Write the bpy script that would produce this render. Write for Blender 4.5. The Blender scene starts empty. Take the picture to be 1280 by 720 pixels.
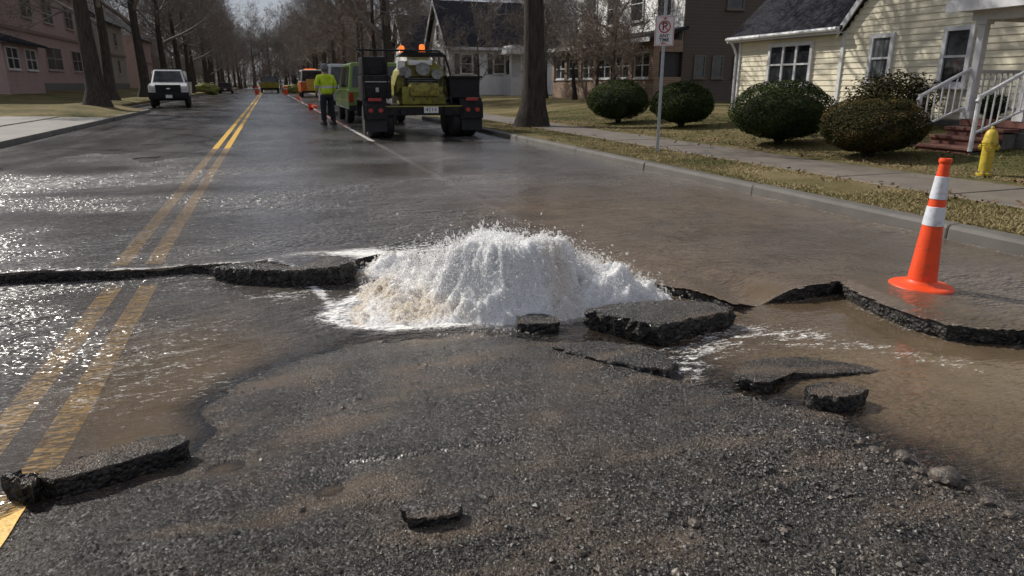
import bpy, bmesh, math, random
import numpy as np
from mathutils import Vector, Matrix
from mathutils.geometry import delaunay_2d_cdt

sc = bpy.context.scene
col = sc.collection
R = math.radians
rng = np.random.default_rng(7)
random.seed(7)

# ------------------------------------------------------------------ camera
CAM_H, F_PX = 1.25, 850.0
PITCH, YAW = math.atan(255 / 850), R(18.97)
cam = bpy.data.cameras.new('camera')
cam.sensor_width = 36.0
cam.lens = F_PX / 1280 * 36
cam.clip_start, cam.clip_end = 0.05, 3000
cam.dof.use_dof = True
cam.dof.focus_distance = 4.0
cam.dof.aperture_fstop = 7.0
cam_o = bpy.data.objects.new('camera', cam)
col.objects.link(cam_o)
cam_o.location = (0, 0, CAM_H)
cam_o.rotation_euler = (R(90) - PITCH, 0, -YAW)
sc.camera = cam_o

# ------------------------------------------------------------------ light
SUN_EL, SUN_AZ = R(40), R(-39)           # azimuth from +Y (up the road), negative = to the left
w = bpy.data.worlds.new('World')
sc.world = w
w.use_nodes = True
wn = w.node_tree
bg = wn.nodes['Background']
sky = wn.nodes.new('ShaderNodeTexSky')
sky.sky_type = 'NISHITA'
sky.sun_disc = False
sky.sun_elevation = SUN_EL
sky.sun_rotation = SUN_AZ
sky.air_density = 1.0
sky.dust_density = 0.4
sky.ozone_density = 2.0
# thin bright cloud spread evenly over the whole sky
tcw = wn.nodes.new('ShaderNodeTexCoord')
cn = wn.nodes.new('ShaderNodeTexNoise'); cn.inputs['Scale'].default_value = 3.2; cn.inputs['Detail'].default_value = 6; cn.inputs['Roughness'].default_value = .6
wn.links.new(tcw.outputs['Generated'], cn.inputs['Vector'])
cr_ = wn.nodes.new('ShaderNodeValToRGB'); cr_.color_ramp.elements[0].position = .36; cr_.color_ramp.elements[1].position = .66
cr_.color_ramp.elements[0].color = (.62, .62, .62, 1); cr_.color_ramp.elements[1].color = (.95, .95, .95, 1)
wn.links.new(cn.outputs[0], cr_.inputs[0])
cm_ = wn.nodes.new('ShaderNodeMix'); cm_.data_type = 'RGBA'
wn.links.new(cr_.outputs[0], cm_.inputs[0]); wn.links.new(sky.outputs[0], cm_.inputs[6])
cm_.inputs[7].default_value = (5.6, 5.7, 6.3, 1)
wn.links.new(cm_.outputs[2], bg.inputs[0])
bg.inputs[1].default_value = 0.082
sun = bpy.data.lights.new('sun', 'SUN')
sun.energy = 5.0
sun.angle = R(0.5)
sun.color = (1.0, 0.95, 0.87)
sun_o = bpy.data.objects.new('sun', sun)
col.objects.link(sun_o)
sd = Vector((math.sin(SUN_AZ) * math.cos(SUN_EL), math.cos(SUN_AZ) * math.cos(SUN_EL), math.sin(SUN_EL)))
sun_o.rotation_euler = sd.to_track_quat('Z', 'Y').to_euler()
sun_o.location = (0, 0, 50)
sc.view_settings.view_transform = 'Standard'
sc.view_settings.look = 'None'
sc.view_settings.exposure = -0.14
sc.view_settings.gamma = 1.0
sc.view_settings.use_curve_mapping = False
cy = sc.cycles
cy.use_denoising = True
cy.max_bounces = 10
cy.diffuse_bounces = 6
cy.glossy_bounces = 3
cy.transmission_bounces = 6
cy.transparent_max_bounces = 16
cy.sample_clamp_indirect = 4.0
cy.caustics_reflective = False
cy.caustics_refractive = False
cy.use_adaptive_sampling = False


# ------------------------------------------------------------------ measuring: where a spot of the street lies on the ground
def ray(x, y):
    u = (x - 640) / F_PX
    v = (y - 360) / F_PX
    fw = math.cos(PITCH) - v * math.sin(PITCH)
    dn = math.sin(PITCH) + v * math.cos(PITCH)
    return u * math.cos(YAW) + fw * math.sin(YAW), -u * math.sin(YAW) + fw * math.cos(YAW), -dn


def g(x, y, z=0.0):
    a, b, c = ray(x, y)
    t = (z - CAM_H) / c
    return (a * t, b * t)


# ------------------------------------------------------------------ noise
def _h(ix, iy, seed):
    n = (ix.astype(np.int64) * 374761393 + iy.astype(np.int64) * 668265263 + seed * 974634777) & 0xFFFFFFFF
    n = ((n ^ (n >> 13)) * 1274126177) & 0xFFFFFFFF
    return ((n ^ (n >> 16)) & 0xFFFF) / 65535.0


def vn(x, y, seed=0):
    x = np.asarray(x, float); y = np.asarray(y, float)
    ix = np.floor(x); iy = np.floor(y)
    fx = x - ix; fy = y - iy
    fx = fx * fx * (3 - 2 * fx); fy = fy * fy * (3 - 2 * fy)
    a = _h(ix, iy, seed); b = _h(ix + 1, iy, seed); c = _h(ix, iy + 1, seed); d = _h(ix + 1, iy + 1, seed)
    return (a + (b - a) * fx) * (1 - fy) + (c + (d - c) * fx) * fy - 0.5


def fbm(x, y, seed=0, o=4, gain=0.5):
    s = 0; a = 1.0
    for k in range(o):
        s = s + a * vn(x * 2 ** k + 17.3 * k, y * 2 ** k - 9.1 * k, seed + k)
        a *= gain
    return s


def sstep(a, b, x):
    t = np.clip((x - a) / (b - a), 0, 1)
    return t * t * (3 - 2 * t)


def inpoly(px, py, poly):
    inside = np.zeros(px.shape, bool)
    n = len(poly)
    for i in range(n):
        x1, y1 = poly[i]; x2, y2 = poly[(i + 1) % n]
        c = ((y1 > py) != (y2 > py)) & (px < (x2 - x1) * (py - y1) / (y2 - y1 + 1e-12) + x1)
        inside ^= c
    return inside


def polydist(px, py, line, closed=False):
    d = np.full(px.shape, 1e9)
    n = len(line)
    for i in range(n if closed else n - 1):
        x1, y1 = line[i]; x2, y2 = line[(i + 1) % n]
        dx, dy = x2 - x1, y2 - y1
        t = np.clip(((px - x1) * dx + (py - y1) * dy) / (dx * dx + dy * dy + 1e-12), 0, 1)
        d = np.minimum(d, np.hypot(px - x1 - t * dx, py - y1 - t * dy))
    return d


# ------------------------------------------------------------------ mesh helpers
def tag(o, label=None, cat=None, group=None, kind=None):
    if label: o['label'] = label
    if cat: o['category'] = cat
    if group: o['group'] = group
    if kind: o['kind'] = kind
    return o


def link(name, me, parent=None, loc=None):
    o = bpy.data.objects.new(name, me)
    col.objects.link(o)
    if parent: o.parent = parent
    if loc: o.location = loc
    return o


def empty(name, loc=(0, 0, 0), rz=0.0):
    o = bpy.data.objects.new(name, None)
    col.objects.link(o)
    o.location = loc
    o.rotation_euler = (0, 0, rz)
    o.empty_display_size = 0.2
    return o


def mesh_np(name, V, F, mats=(), smooth=False, midx=None):
    V = np.asarray(V, np.float32); F = np.asarray(F, np.int32)
    me = bpy.data.meshes.new(name)
    me.vertices.add(len(V)); me.vertices.foreach_set('co', V.ravel())
    k = F.shape[1]
    me.loops.add(F.size); me.loops.foreach_set('vertex_index', F.ravel())
    me.polygons.add(len(F))
    me.polygons.foreach_set('loop_start', np.arange(0, F.size, k, dtype=np.int32))
    me.polygons.foreach_set('loop_total', np.full(len(F), k, np.int32))
    if midx is not None: me.polygons.foreach_set('material_index', np.asarray(midx, np.int32))
    me.update(calc_edges=True)
    me.polygons.foreach_set('use_smooth', np.full(len(F), smooth))
    for m in mats: me.materials.append(m)
    return me


def vattr(me, name, vals):
    a = me.attributes.new(name, 'FLOAT', 'POINT')
    a.data.foreach_set('value', np.asarray(vals, np.float32))


class MB:
    """collects shapes, then links them as one mesh"""
    def __init__(self):
        self.v = []; self.f = []; self.mi = []; self.cur = 0

    def _add(self, vs, fs):
        b = len(self.v)
        self.v += [tuple(p) for p in vs]
        for f in fs:
            self.f.append(tuple(i + b for i in f)); self.mi.append(self.cur)
        return self

    def box(self, c, s, rot=None, taper=None, bev=0.0):
        x, y, z = s[0] / 2, s[1] / 2, s[2] / 2
        if bev > 0:
            bev = min(bev, x * .45, y * .45, z * .45)
            bm = bmesh.new()
            bmesh.ops.create_cube(bm, size=1)
            for v in bm.verts: v.co = Vector((v.co.x * s[0], v.co.y * s[1], v.co.z * s[2]))
            bmesh.ops.bevel(bm, geom=list(bm.edges), offset=bev, segments=2, affect='EDGES', profile=0.6)
            vs = [v.co.copy() for v in bm.verts]
            bm.verts.index_update()
            fs = [tuple(v.index for v in f.verts) for f in bm.faces]
            bm.free()
        else:
            vs = [Vector((sx * x, sy * y, sz * z)) for sz in (-1, 1) for sy in (-1, 1) for sx in (-1, 1)]
            fs = [(0, 2, 3, 1), (4, 5, 7, 6), (0, 1, 5, 4), (2, 6, 7, 3), (0, 4, 6, 2), (1, 3, 7, 5)]
        if taper:
            for v in vs:
                if v.z > 0: v.x *= taper[0]; v.y *= taper[1]
        if rot is not None:
            m = rot if isinstance(rot, Matrix) else Matrix.Rotation(rot[2], 3, 'Z') @ Matrix.Rotation(rot[1], 3, 'Y') @ Matrix.Rotation(rot[0], 3, 'X')
            vs = [m @ v for v in vs]
        c = Vector(c)
        return self._add([v + c for v in vs], fs)

    def tube(self, pts, r, n=8, caps=True):
        pts = [Vector(p) for p in pts]
        rs = r if isinstance(r, (list, tuple)) else [r] * len(pts)
        vs = []; fs = []
        up = None
        for i, p in enumerate(pts):
            d = (pts[min(i + 1, len(pts) - 1)] - pts[max(i - 1, 0)])
            d = d.normalized() if d.length > 1e-9 else Vector((0, 0, 1))
            if up is None:
                up = d.orthogonal().normalized()
            else:
                up = (up - d * up.dot(d)); up = up.normalized() if up.length > 1e-6 else d.orthogonal().normalized()
            q = d.cross(up)
            for k in range(n):
                a = 2 * math.pi * k / n
                vs.append(p + (up * math.cos(a) + q * math.sin(a)) * rs[i])
        for i in range(len(pts) - 1):
            for k in range(n):
                a = i * n + k; b = i * n + (k + 1) % n
                fs.append((a, b, b + n, a + n))
        if caps:
            fs.append(tuple(range(n - 1, -1, -1))); fs.append(tuple((len(pts) - 1) * n + k for k in range(n)))
        return self._add(vs, fs)

    def cyl(self, c, r, h, axis='Z', n=16, r2=None):
        c = Vector(c)
        d = {'X': Vector((1, 0, 0)), 'Y': Vector((0, 1, 0)), 'Z': Vector((0, 0, 1))}[axis]
        return self.tube([c - d * h / 2, c + d * h / 2], [r, r if r2 is None else r2], n)

    def lathe(self, prof, c=(0, 0, 0), axis='Z', n=20):
        c = Vector(c); vs = []; fs = []
        for (r, h) in prof:
            for k in range(n):
                a = 2 * math.pi * k / n
                x, y = r * math.cos(a), r * math.sin(a)
                p = {'Z': (x, y, h), 'X': (h, x, y), 'Y': (y, h, x)}[axis]
                vs.append(c + Vector(p))
        for i in range(len(prof) - 1):
            for k in range(n):
                a = i * n + k; b = i * n + (k + 1) % n
                fs.append((a, b, b + n, a + n))
        fs.append(tuple(range(n - 1, -1, -1))); fs.append(tuple((len(prof) - 1) * n + k for k in range(n)))
        return self._add(vs, fs)

    def prism(self, poly, axis, lo, hi):
        """poly: 2D outline in the plane across the axis (X: y,z  Y: x,z  Z: x,y)"""
        def P(a, b, h):
            return {'X': (h, a, b), 'Y': (a, h, b), 'Z': (a, b, h)}[axis]
        n = len(poly)
        vs = [P(a, b, lo) for a, b in poly] + [P(a, b, hi) for a, b in poly]
        fs = [tuple(range(n - 1, -1, -1)), tuple(range(n, 2 * n))]
        fs += [(i, (i + 1) % n, n + (i + 1) % n, n + i) for i in range(n)]
        return self._add(vs, fs)

    def quad(self, *ps):
        return self._add(ps, [tuple(range(len(ps)))])

    def ico(self, c, s, sub=1, rough=0.0, seed=0):
        bm = bmesh.new()
        bmesh.ops.create_icosphere(bm, subdivisions=sub, radius=1)
        rr = random.Random(seed)
        for v in bm.verts:
            k = 1 + rough * (rr.random() - .5) * 2
            v.co = Vector((v.co.x * s[0] * k, v.co.y * s[1] * k, v.co.z * s[2] * k))
        bm.verts.index_update()
        self._add([v.co + Vector(c) for v in bm.verts], [tuple(v.index for v in f.verts) for f in bm.faces])
        bm.free()
        return self

    def mesh(self, name, mats, smooth=False):
        me = bpy.data.meshes.new(name)
        me.from_pydata([tuple(p) for p in self.v], [], self.f)
        me.update()
        bm = bmesh.new(); bm.from_mesh(me)
        bmesh.ops.recalc_face_normals(bm, faces=bm.faces)
        bm.to_mesh(me); bm.free()
        for m in (mats if isinstance(mats, (list, tuple)) else [mats]): me.materials.append(m)
        me.polygons.foreach_set('material_index', np.array(self.mi, np.int32))
        if smooth:
            me.polygons.foreach_set('use_smooth', np.full(len(me.polygons), True))
            try: me.set_sharp_from_angle(angle=R(40))
            except Exception: pass
        return me

    def build(self, name, mats, parent=None, smooth=False, loc=None):
        return link(name, self.mesh(name, mats, smooth), parent, loc)


def copy_tree(o, parent=None):
    c = o.copy(); col.objects.link(c); c.parent = parent
    for ch in list(o.children): copy_tree(ch, c)
    return c


# ------------------------------------------------------------------ materials
def newmat(name):
    m = bpy.data.materials.new(name)
    m.use_nodes = True
    nt = m.node_tree
    b = nt.nodes['Principled BSDF']
    return m, nt, b


def nd(nt, t, ins=None, **props):
    n = nt.nodes.new(t)
    for k, v in props.items(): setattr(n, k, v)
    for k, v in (ins or {}).items():
        if isinstance(v, bpy.types.NodeSocket): nt.links.new(v, n.inputs[k])
        else: n.inputs[k].default_value = v
    return n


def pos(nt, obj=False, scale=None, rot=None):
    if obj: s = nd(nt, 'ShaderNodeTexCoord').outputs['Object']
    else: s = nd(nt, 'ShaderNodeNewGeometry').outputs['Position']
    if scale or rot:
        mp = nd(nt, 'ShaderNodeMapping', {'Vector': s})
        if rot: mp.inputs['Rotation'].default_value = rot
        if scale: mp.inputs['Scale'].default_value = scale
        s = mp.outputs[0]
    return s


def noise(nt, vec, scale, detail=4, rough=0.55, dist=0.0):
    return nd(nt, 'ShaderNodeTexNoise', {'Vector': vec, 'Scale': scale, 'Detail': detail, 'Roughness': rough, 'Distortion': dist}).outputs[0]


def voro(nt, vec, scale, out='Distance', feature='F1'):
    return nd(nt, 'ShaderNodeTexVoronoi', {'Vector': vec, 'Scale': scale}, feature=feature).outputs[out]


def ramp(nt, fac, stops):
    n = nd(nt, 'ShaderNodeValToRGB', {'Fac': fac})
    e = n.color_ramp.elements
    while len(e) < len(stops): e.new(0.5)
    for i, (p, c) in enumerate(stops):
        e[i].position = p
        e[i].color = (c, c, c, 1) if isinstance(c, (int, float)) else (*c, 1)
    return n.outputs[0]


def mix(nt, fac, a, b, mode='MIX'):
    n = nt.nodes.new('ShaderNodeMix'); n.data_type = 'RGBA'; n.blend_type = mode
    for s, v in ((n.inputs[0], fac), (n.inputs[6], a), (n.inputs[7], b)):
        if isinstance(v, bpy.types.NodeSocket): nt.links.new(v, s)
        elif isinstance(v, (int, float)): s.default_value = v if s.type == 'VALUE' else (v, v, v, 1)
        else: s.default_value = (*v, 1)
    return n.outputs[2]


def mth(nt, op, a, b=0.0, clamp=False):
    n = nt.nodes.new('ShaderNodeMath'); n.operation = op; n.use_clamp = clamp
    for s, v in ((n.inputs[0], a), (n.inputs[1], b)):
        if isinstance(v, bpy.types.NodeSocket): nt.links.new(v, s)
        else: s.default_value = v
    return n.outputs[0]


def bump(nt, h, strength=0.5, dist=0.01, normal=None):
    ins = {'Height': h, 'Strength': strength, 'Distance': dist}
    if normal is not None: ins['Normal'] = normal
    return nd(nt, 'ShaderNodeBump', ins).outputs[0]


def setb(nt, b, **kw):
    for k, v in kw.items():
        k = {'base': 'Base Color', 'rough': 'Roughness', 'metal': 'Metallic', 'normal': 'Normal', 'spec': 'Specular IOR Level', 'coat': 'Coat Weight', 'trans': 'Transmission Weight', 'emit': 'Emission Color', 'emits': 'Emission Strength', 'alpha': 'Alpha', 'ior': 'IOR', 'sss': 'Subsurface Weight', 'coatr': 'Coat Roughness'}[k]
        s = b.inputs[k]
        if isinstance(v, bpy.types.NodeSocket): nt.links.new(v, s)
        elif isinstance(v, (int, float)) and s.type == 'RGBA': s.default_value = (v, v, v, 1)
        elif isinstance(v, (tuple, list)): s.default_value = (*v, 1)
        else: s.default_value = v


def simple(name, c, rough=0.5, metal=0.0, var=0.15, scale=6.0, bmp=0.0, coat=0.0, bscale=60, spec=0.5, dirt=None):
    m, nt, b = newmat(name)
    p = pos(nt, True)
    n = noise(nt, p, scale, 5)
    lo = tuple(x * (1 - var) for x in c); hi = tuple(min(1, x * (1 + var)) for x in c)
    c1 = ramp(nt, n, [(0.3, lo), (0.7, hi)])
    if dirt:
        d = ramp(nt, noise(nt, p, scale * 2.7, 6, .65), [(0.52, 0.0), (0.68, 1.0)])
        c1 = mix(nt, mth(nt, 'MULTIPLY', d, dirt[1]), c1, dirt[0])
    setb(nt, b, base=c1, rough=rough, metal=metal, coat=coat, spec=spec)
    if bmp: setb(nt, b, normal=bump(nt, noise(nt, p, bscale, 4), bmp, 0.01))
    return m


MAT = {}
MAT['white_paint'] = simple('white_paint', (.72, .72, .70), .45, var=.06, dirt=((.35, .32, .28), .35))
MAT['grey_metal'] = simple('grey_metal', (.32, .33, .34), .4, .8, bmp=.1)
MAT['black_rubber'] = simple('black_rubber', (.018, .018, .019), .75, var=.3, bmp=.3)
MAT['black_paint'] = simple('black_paint', (.010, .010, .012), .5, spec=.25, var=.3, scale=4, dirt=((.06, .05, .04), .5))
MAT['dark_plastic'] = simple('dark_plastic', (.014, .014, .016), .6, spec=.25, var=.2)
MAT['chrome'] = simple('chrome', (.6, .6, .62), .2, 1.0, var=.05)
MAT['car_white'] = simple('car_white', (.74, .75, .76), .3, var=.04, coat=.5, dirt=((.4, .38, .34), .3))
MAT['lime_paint'] = simple('lime_paint', (.12, .20, .025), .35, coat=.5, var=.12, dirt=((.1, .1, .05), .4))
MAT['machine_yellow'] = simple('machine_yellow', (.26, .23, .03), .5, var=.4, scale=5, dirt=((.03, .03, .02), .95))
MAT['engine_grey'] = simple('engine_grey', (.25, .25, .24), .5, var=.4, scale=9, dirt=((.05, .05, .05), .7))
MAT['orange_paint'] = simple('orange_paint', (.75, .17, .02), .4, var=.1, coat=.3)
MAT['yellow_truck'] = simple('yellow_truck', (.62, .36, .04), .4, var=.1, coat=.3, dirt=((.1, .07, .03), .4))
MAT['red_lens'] = simple('red_lens', (.35, .015, .012), .2, var=.2, coat=.5)
MAT['rubber_orange'] = simple('rubber_orange', (.85, .075, .012), .45, var=.12, scale=9, dirt=((.28, .07, .03), .55))
MAT['reflective_band'] = simple('reflective_band', (.66, .69, .74), .45, var=.08, scale=12, dirt=((.34, .30, .27), .6))
MAT['hydrant_yellow'] = simple('hydrant_yellow', (.50, .37, .03), .5, var=.2, scale=9, dirt=((.16, .12, .04), .8))
MAT['galvanised'] = simple('galvanised', (.42, .44, .46), .45, .7, var=.15, scale=20)
MAT['wood_red'] = simple('wood_red', (.15, .062, .048), .6, var=.3, scale=12, bmp=.3)
MAT['foundation'] = simple('foundation', (.16, .155, .15), .85, var=.25, scale=8, bmp=.5)
MAT['roof_dark'] = simple('roof_dark', (.030, .030, .036), .95, spec=.1, var=.5, scale=14, bmp=.8, bscale=25)
MAT['trim_white'] = simple('trim_white', (.66, .66, .67), .5, var=.07, dirt=((.4, .38, .36), .4))
MAT['shutter_dark'] = simple('shutter_dark', (.03, .032, .035), .6, var=.2)
MAT['door_red'] = simple('door_red', (.10, .03, .035), .5, var=.2)
MAT['curtain'] = simple('curtain', (.45, .45, .44), .9, var=.3, scale=9)
MAT['skin'] = simple('skin', (.42, .24, .17), .5, var=.1)
MAT['trousers'] = simple('trousers', (.014, .016, .024), .85, var=.4, scale=14, bmp=.5, bscale=18)
MAT['cap_grey'] = simple('cap_grey', (.16, .16, .19), .8, var=.2)
MAT['boot'] = simple('boot', (.02, .016, .014), .7)
MAT['tape_red'] = simple('tape_red', (.7, .16, .10), .5, var=.25, scale=30)
MAT['straw_bale'] = simple('green_cover', (.17, .18, .04), .8, var=.4, scale=5)


def glass_dark():
    m, nt, b = newmat('window_glass')
    n = noise(nt, pos(nt, True), 2.0, 3)
    setb(nt, b, base=ramp(nt, n, [(.35, (.012, .014, .016)), (.7, (.05, .055, .06))]), rough=.06, spec=.6)
    setb(nt, b, normal=bump(nt, noise(nt, pos(nt, True), 3.0, 2), .08, .05))
    return m


MAT['glass'] = glass_dark()


def beacon():
    m, nt, b = newmat('beacon_lens')
    n = noise(nt, pos(nt, True), 30, 2)
    setb(nt, b, base=(.9, .2, .02), rough=.15, emit=ramp(nt, n, [(.3, (1, .12, .01)), (.7, (1, .25, .04))]), emits=1.2)
    return m


MAT['beacon'] = beacon()


def siding(name, c, dirt, pitch=None):
    m, nt, b = newmat(name)
    p = pos(nt)
    g1 = noise(nt, pos(nt, False, (1, .35, 6)), 3.0, 5, .6)
    c1 = ramp(nt, g1, [(.25, tuple(x * .86 for x in c)), (.75, tuple(x * 1.08 for x in c))])
    st = ramp(nt, noise(nt, pos(nt, False, (1, 1, .35)), 1.7, 6, .65), [(.5, 0.0), (.75, 1.0)])
    c1 = mix(nt, mth(nt, 'MULTIPLY', st, .45), c1, dirt)
    if pitch:
        z = nd(nt, 'ShaderNodeSeparateXYZ', {'Vector': p}).outputs[2]
        sw = mth(nt, 'FRACT', mth(nt, 'DIVIDE', z, pitch))
        setb(nt, b, normal=bump(nt, mth(nt, 'MULTIPLY', mth(nt, 'SUBTRACT', 1.0, sw), 1.0), 1.0, .03))
    else:
        setb(nt, b, normal=bump(nt, g1, .15, .01))
    setb(nt, b, base=c1, rough=.6)
    return m


MAT['cream'] = siding('cream_siding', (.76, .70, .53), (.52, .47, .36))
MAT['white_siding'] = siding('white_siding', (.80, .80, .80), (.40, .40, .40), .12)
MAT['brown_siding'] = siding('brown_siding', (.070, .048, .034), (.038, .028, .022), .14)
MAT['pink_siding'] = siding('pink_siding', (.40, .28, .255), (.18, .13, .12), .14)
MAT['tan_siding'] = siding('tan_siding', (.30, .27, .23), (.2, .18, .15), .14)


def brickmat(name, c1, c2, mortar):
    m, nt, b = newmat(name)
    tc = nd(nt, 'ShaderNodeNewGeometry').outputs['Position']
    s = nd(nt, 'ShaderNodeSeparateXYZ', {'Vector': tc})
    v = nd(nt, 'ShaderNodeCombineXYZ', {'X': mth(nt, 'ADD', s.outputs[0], s.outputs[1]), 'Y': s.outputs[2]}).outputs[0]
    n = nd(nt, 'ShaderNodeTexBrick', {'Vector': v, 'Color1': (*c1, 1), 'Color2': (*c2, 1), 'Mortar': (*mortar, 1), 'Scale': 1.0, 'Brick Width': .24, 'Row Height': .085, 'Mortar Size': .008})
    big = noise(nt, tc, .9, 5)
    setb(nt, b, base=mix(nt, .35, n.outputs[0], ramp(nt, big, [(.3, .45), (.7, 1.0)]), 'MULTIPLY'), rough=.85, normal=bump(nt, n.outputs[1], -.4, .01))
    return m


MAT['tan_brick'] = brickmat('tan_brick', (.30, .20, .13), (.22, .13, .09), (.33, .29, .25))


def asphalt(name, wet=0.5, tone=1.0, coarse=1.0, brown=0.3, aggr=1.0, far=False):
    m, nt, b = newmat(name)
    p = pos(nt)
    fine = noise(nt, p, 240 / coarse, 3, .7)
    ag = voro(nt, p, 105 / coarse, 'Color')
    agd = voro(nt, p, 105 / coarse)
    agv = nd(nt, 'ShaderNodeSeparateColor', {'Color': ag}).outputs[0]
    c = ramp(nt, fine, [(.3, tuple(.026 * tone * k for k in (1, .95, .91))), (.72, tuple(.082 * tone * k for k in (1, .94, .88)))])
    st = ramp(nt, agv, [(.55, (0, 0, 0)), (.95, (.12 * aggr, .10 * aggr, .085 * aggr))])
    c = mix(nt, ramp(nt, agd, [(.25, 1.0), (.5, 0.0)]), c, mix(nt, 1.0, c, st, 'ADD'))
    if aggr > 1.4:
        ag2 = nd(nt, 'ShaderNodeSeparateColor', {'Color': voro(nt, p, 150, 'Color')}).outputs[1]
        k_ = ramp(nt, agv, [(0, .32), (.45, .75), (.75, 1.5), (.93, 2.6), (1.0, 5.0)])
        k2 = ramp(nt, ag2, [(0, .5), (.6, 1.0), (1.0, 1.9)])
        c = mix(nt, 1.0, mix(nt, 1.0, (.043 * tone, .0395 * tone, .037 * tone), k_, 'MULTIPLY'), k2, 'MULTIPLY')
    silt = ramp(nt, noise(nt, p, 1.6, 6, .62), [(.46, 0.0), (.66, 1.0)])
    c = mix(nt, mth(nt, 'MULTIPLY', silt, brown), c, mix(nt, .55, c, (.15, .105, .072)))
    if aggr > 1.4:
        s2 = ramp(nt, noise(nt, pos(nt, False, (1.0, 3.2, 1), (0, 0, R(28))), 1.5, 7, .66), [(.50, 0.0), (.66, 1.0)])
        c = mix(nt, mth(nt, 'MULTIPLY', s2, .85), c, mix(nt, .78, c, (.20, .145, .10)))
        s3 = ramp(nt, noise(nt, p, 3.1, 6, .6), [(.42, .45), (.58, 1.0)])
        c = mix(nt, .45, c, s3, 'MULTIPLY')
    patch = ramp(nt, noise(nt, pos(nt, False, (1, .45, 1)), .55, 5, .6), [(.35, .72), (.68, 1.18)])
    c = mix(nt, 1.0, c, patch, 'MULTIPLY')
    if far:
        cr = ramp(nt, nd(nt, 'ShaderNodeTexVoronoi', {'Vector': mix(nt, .16, p, nd(nt, 'ShaderNodeTexNoise', {'Vector': p, 'Scale': .9, 'Detail': 5}).outputs[1], 'ADD'), 'Scale': .23}, feature='DISTANCE_TO_EDGE').outputs['Distance'], [(.0, .3), (.02, 1.0)])
        c = mix(nt, 1.0, c, cr, 'MULTIPLY')
    wn_ = noise(nt, pos(nt, False, (1, .3, 1)), .8, 5, .6)
    rg = ramp(nt, wn_, [(.36, .13 + .3 * (1 - wet)), (.64, .5 - .15 * wet)])
    if aggr > 1.4:
        rg = mth(nt, 'MULTIPLY', rg, ramp(nt, ag2, [(0, .45), (1, 1.3)]))
        agd = mth(nt, 'ADD', agd, mth(nt, 'MULTIPLY', voro(nt, p, 150), .5))
    h = mth(nt, 'ADD', mth(nt, 'MULTIPLY', fine, .5), mth(nt, 'MULTIPLY', mth(nt, 'SUBTRACT', 1.0, agd), .8))
    setb(nt, b, base=c, rough=rg, normal=bump(nt, h, 1.0 if not far else .3, .009 * coarse), spec=.5)
    return m


MAT['road'] = asphalt('wet_asphalt', 1.0, 1.0, 1.0, .30, .8, True)
MAT['bed'] = asphalt('broken_asphalt', 1.0, 1.05, .9, .5, 1.9)
MAT['slab'] = asphalt('slab_asphalt', .7, .85, .9, .15, 1.5)


def fracture():
    m, nt, b = newmat('broken_edge')
    p = pos(nt)
    v = voro(nt, p, 55, 'Color'); d = voro(nt, p, 55)
    s = nd(nt, 'ShaderNodeSeparateColor', {'Color': v}).outputs[0]
    c = ramp(nt, s, [(.0, (.006, .006, .006)), (.75, (.018, .016, .015)), (.97, (.07, .06, .05))])
    setb(nt, b, base=c, rough=ramp(nt, noise(nt, p, 40, 3), [(.35, .2), (.6, .7)]), normal=bump(nt, mth(nt, 'ADD', mth(nt, 'SUBTRACT', 1.0, d), noise(nt, p, 90, 4)), 1.0, .012))
    return m


MAT['fracture'] = fracture()


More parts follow.
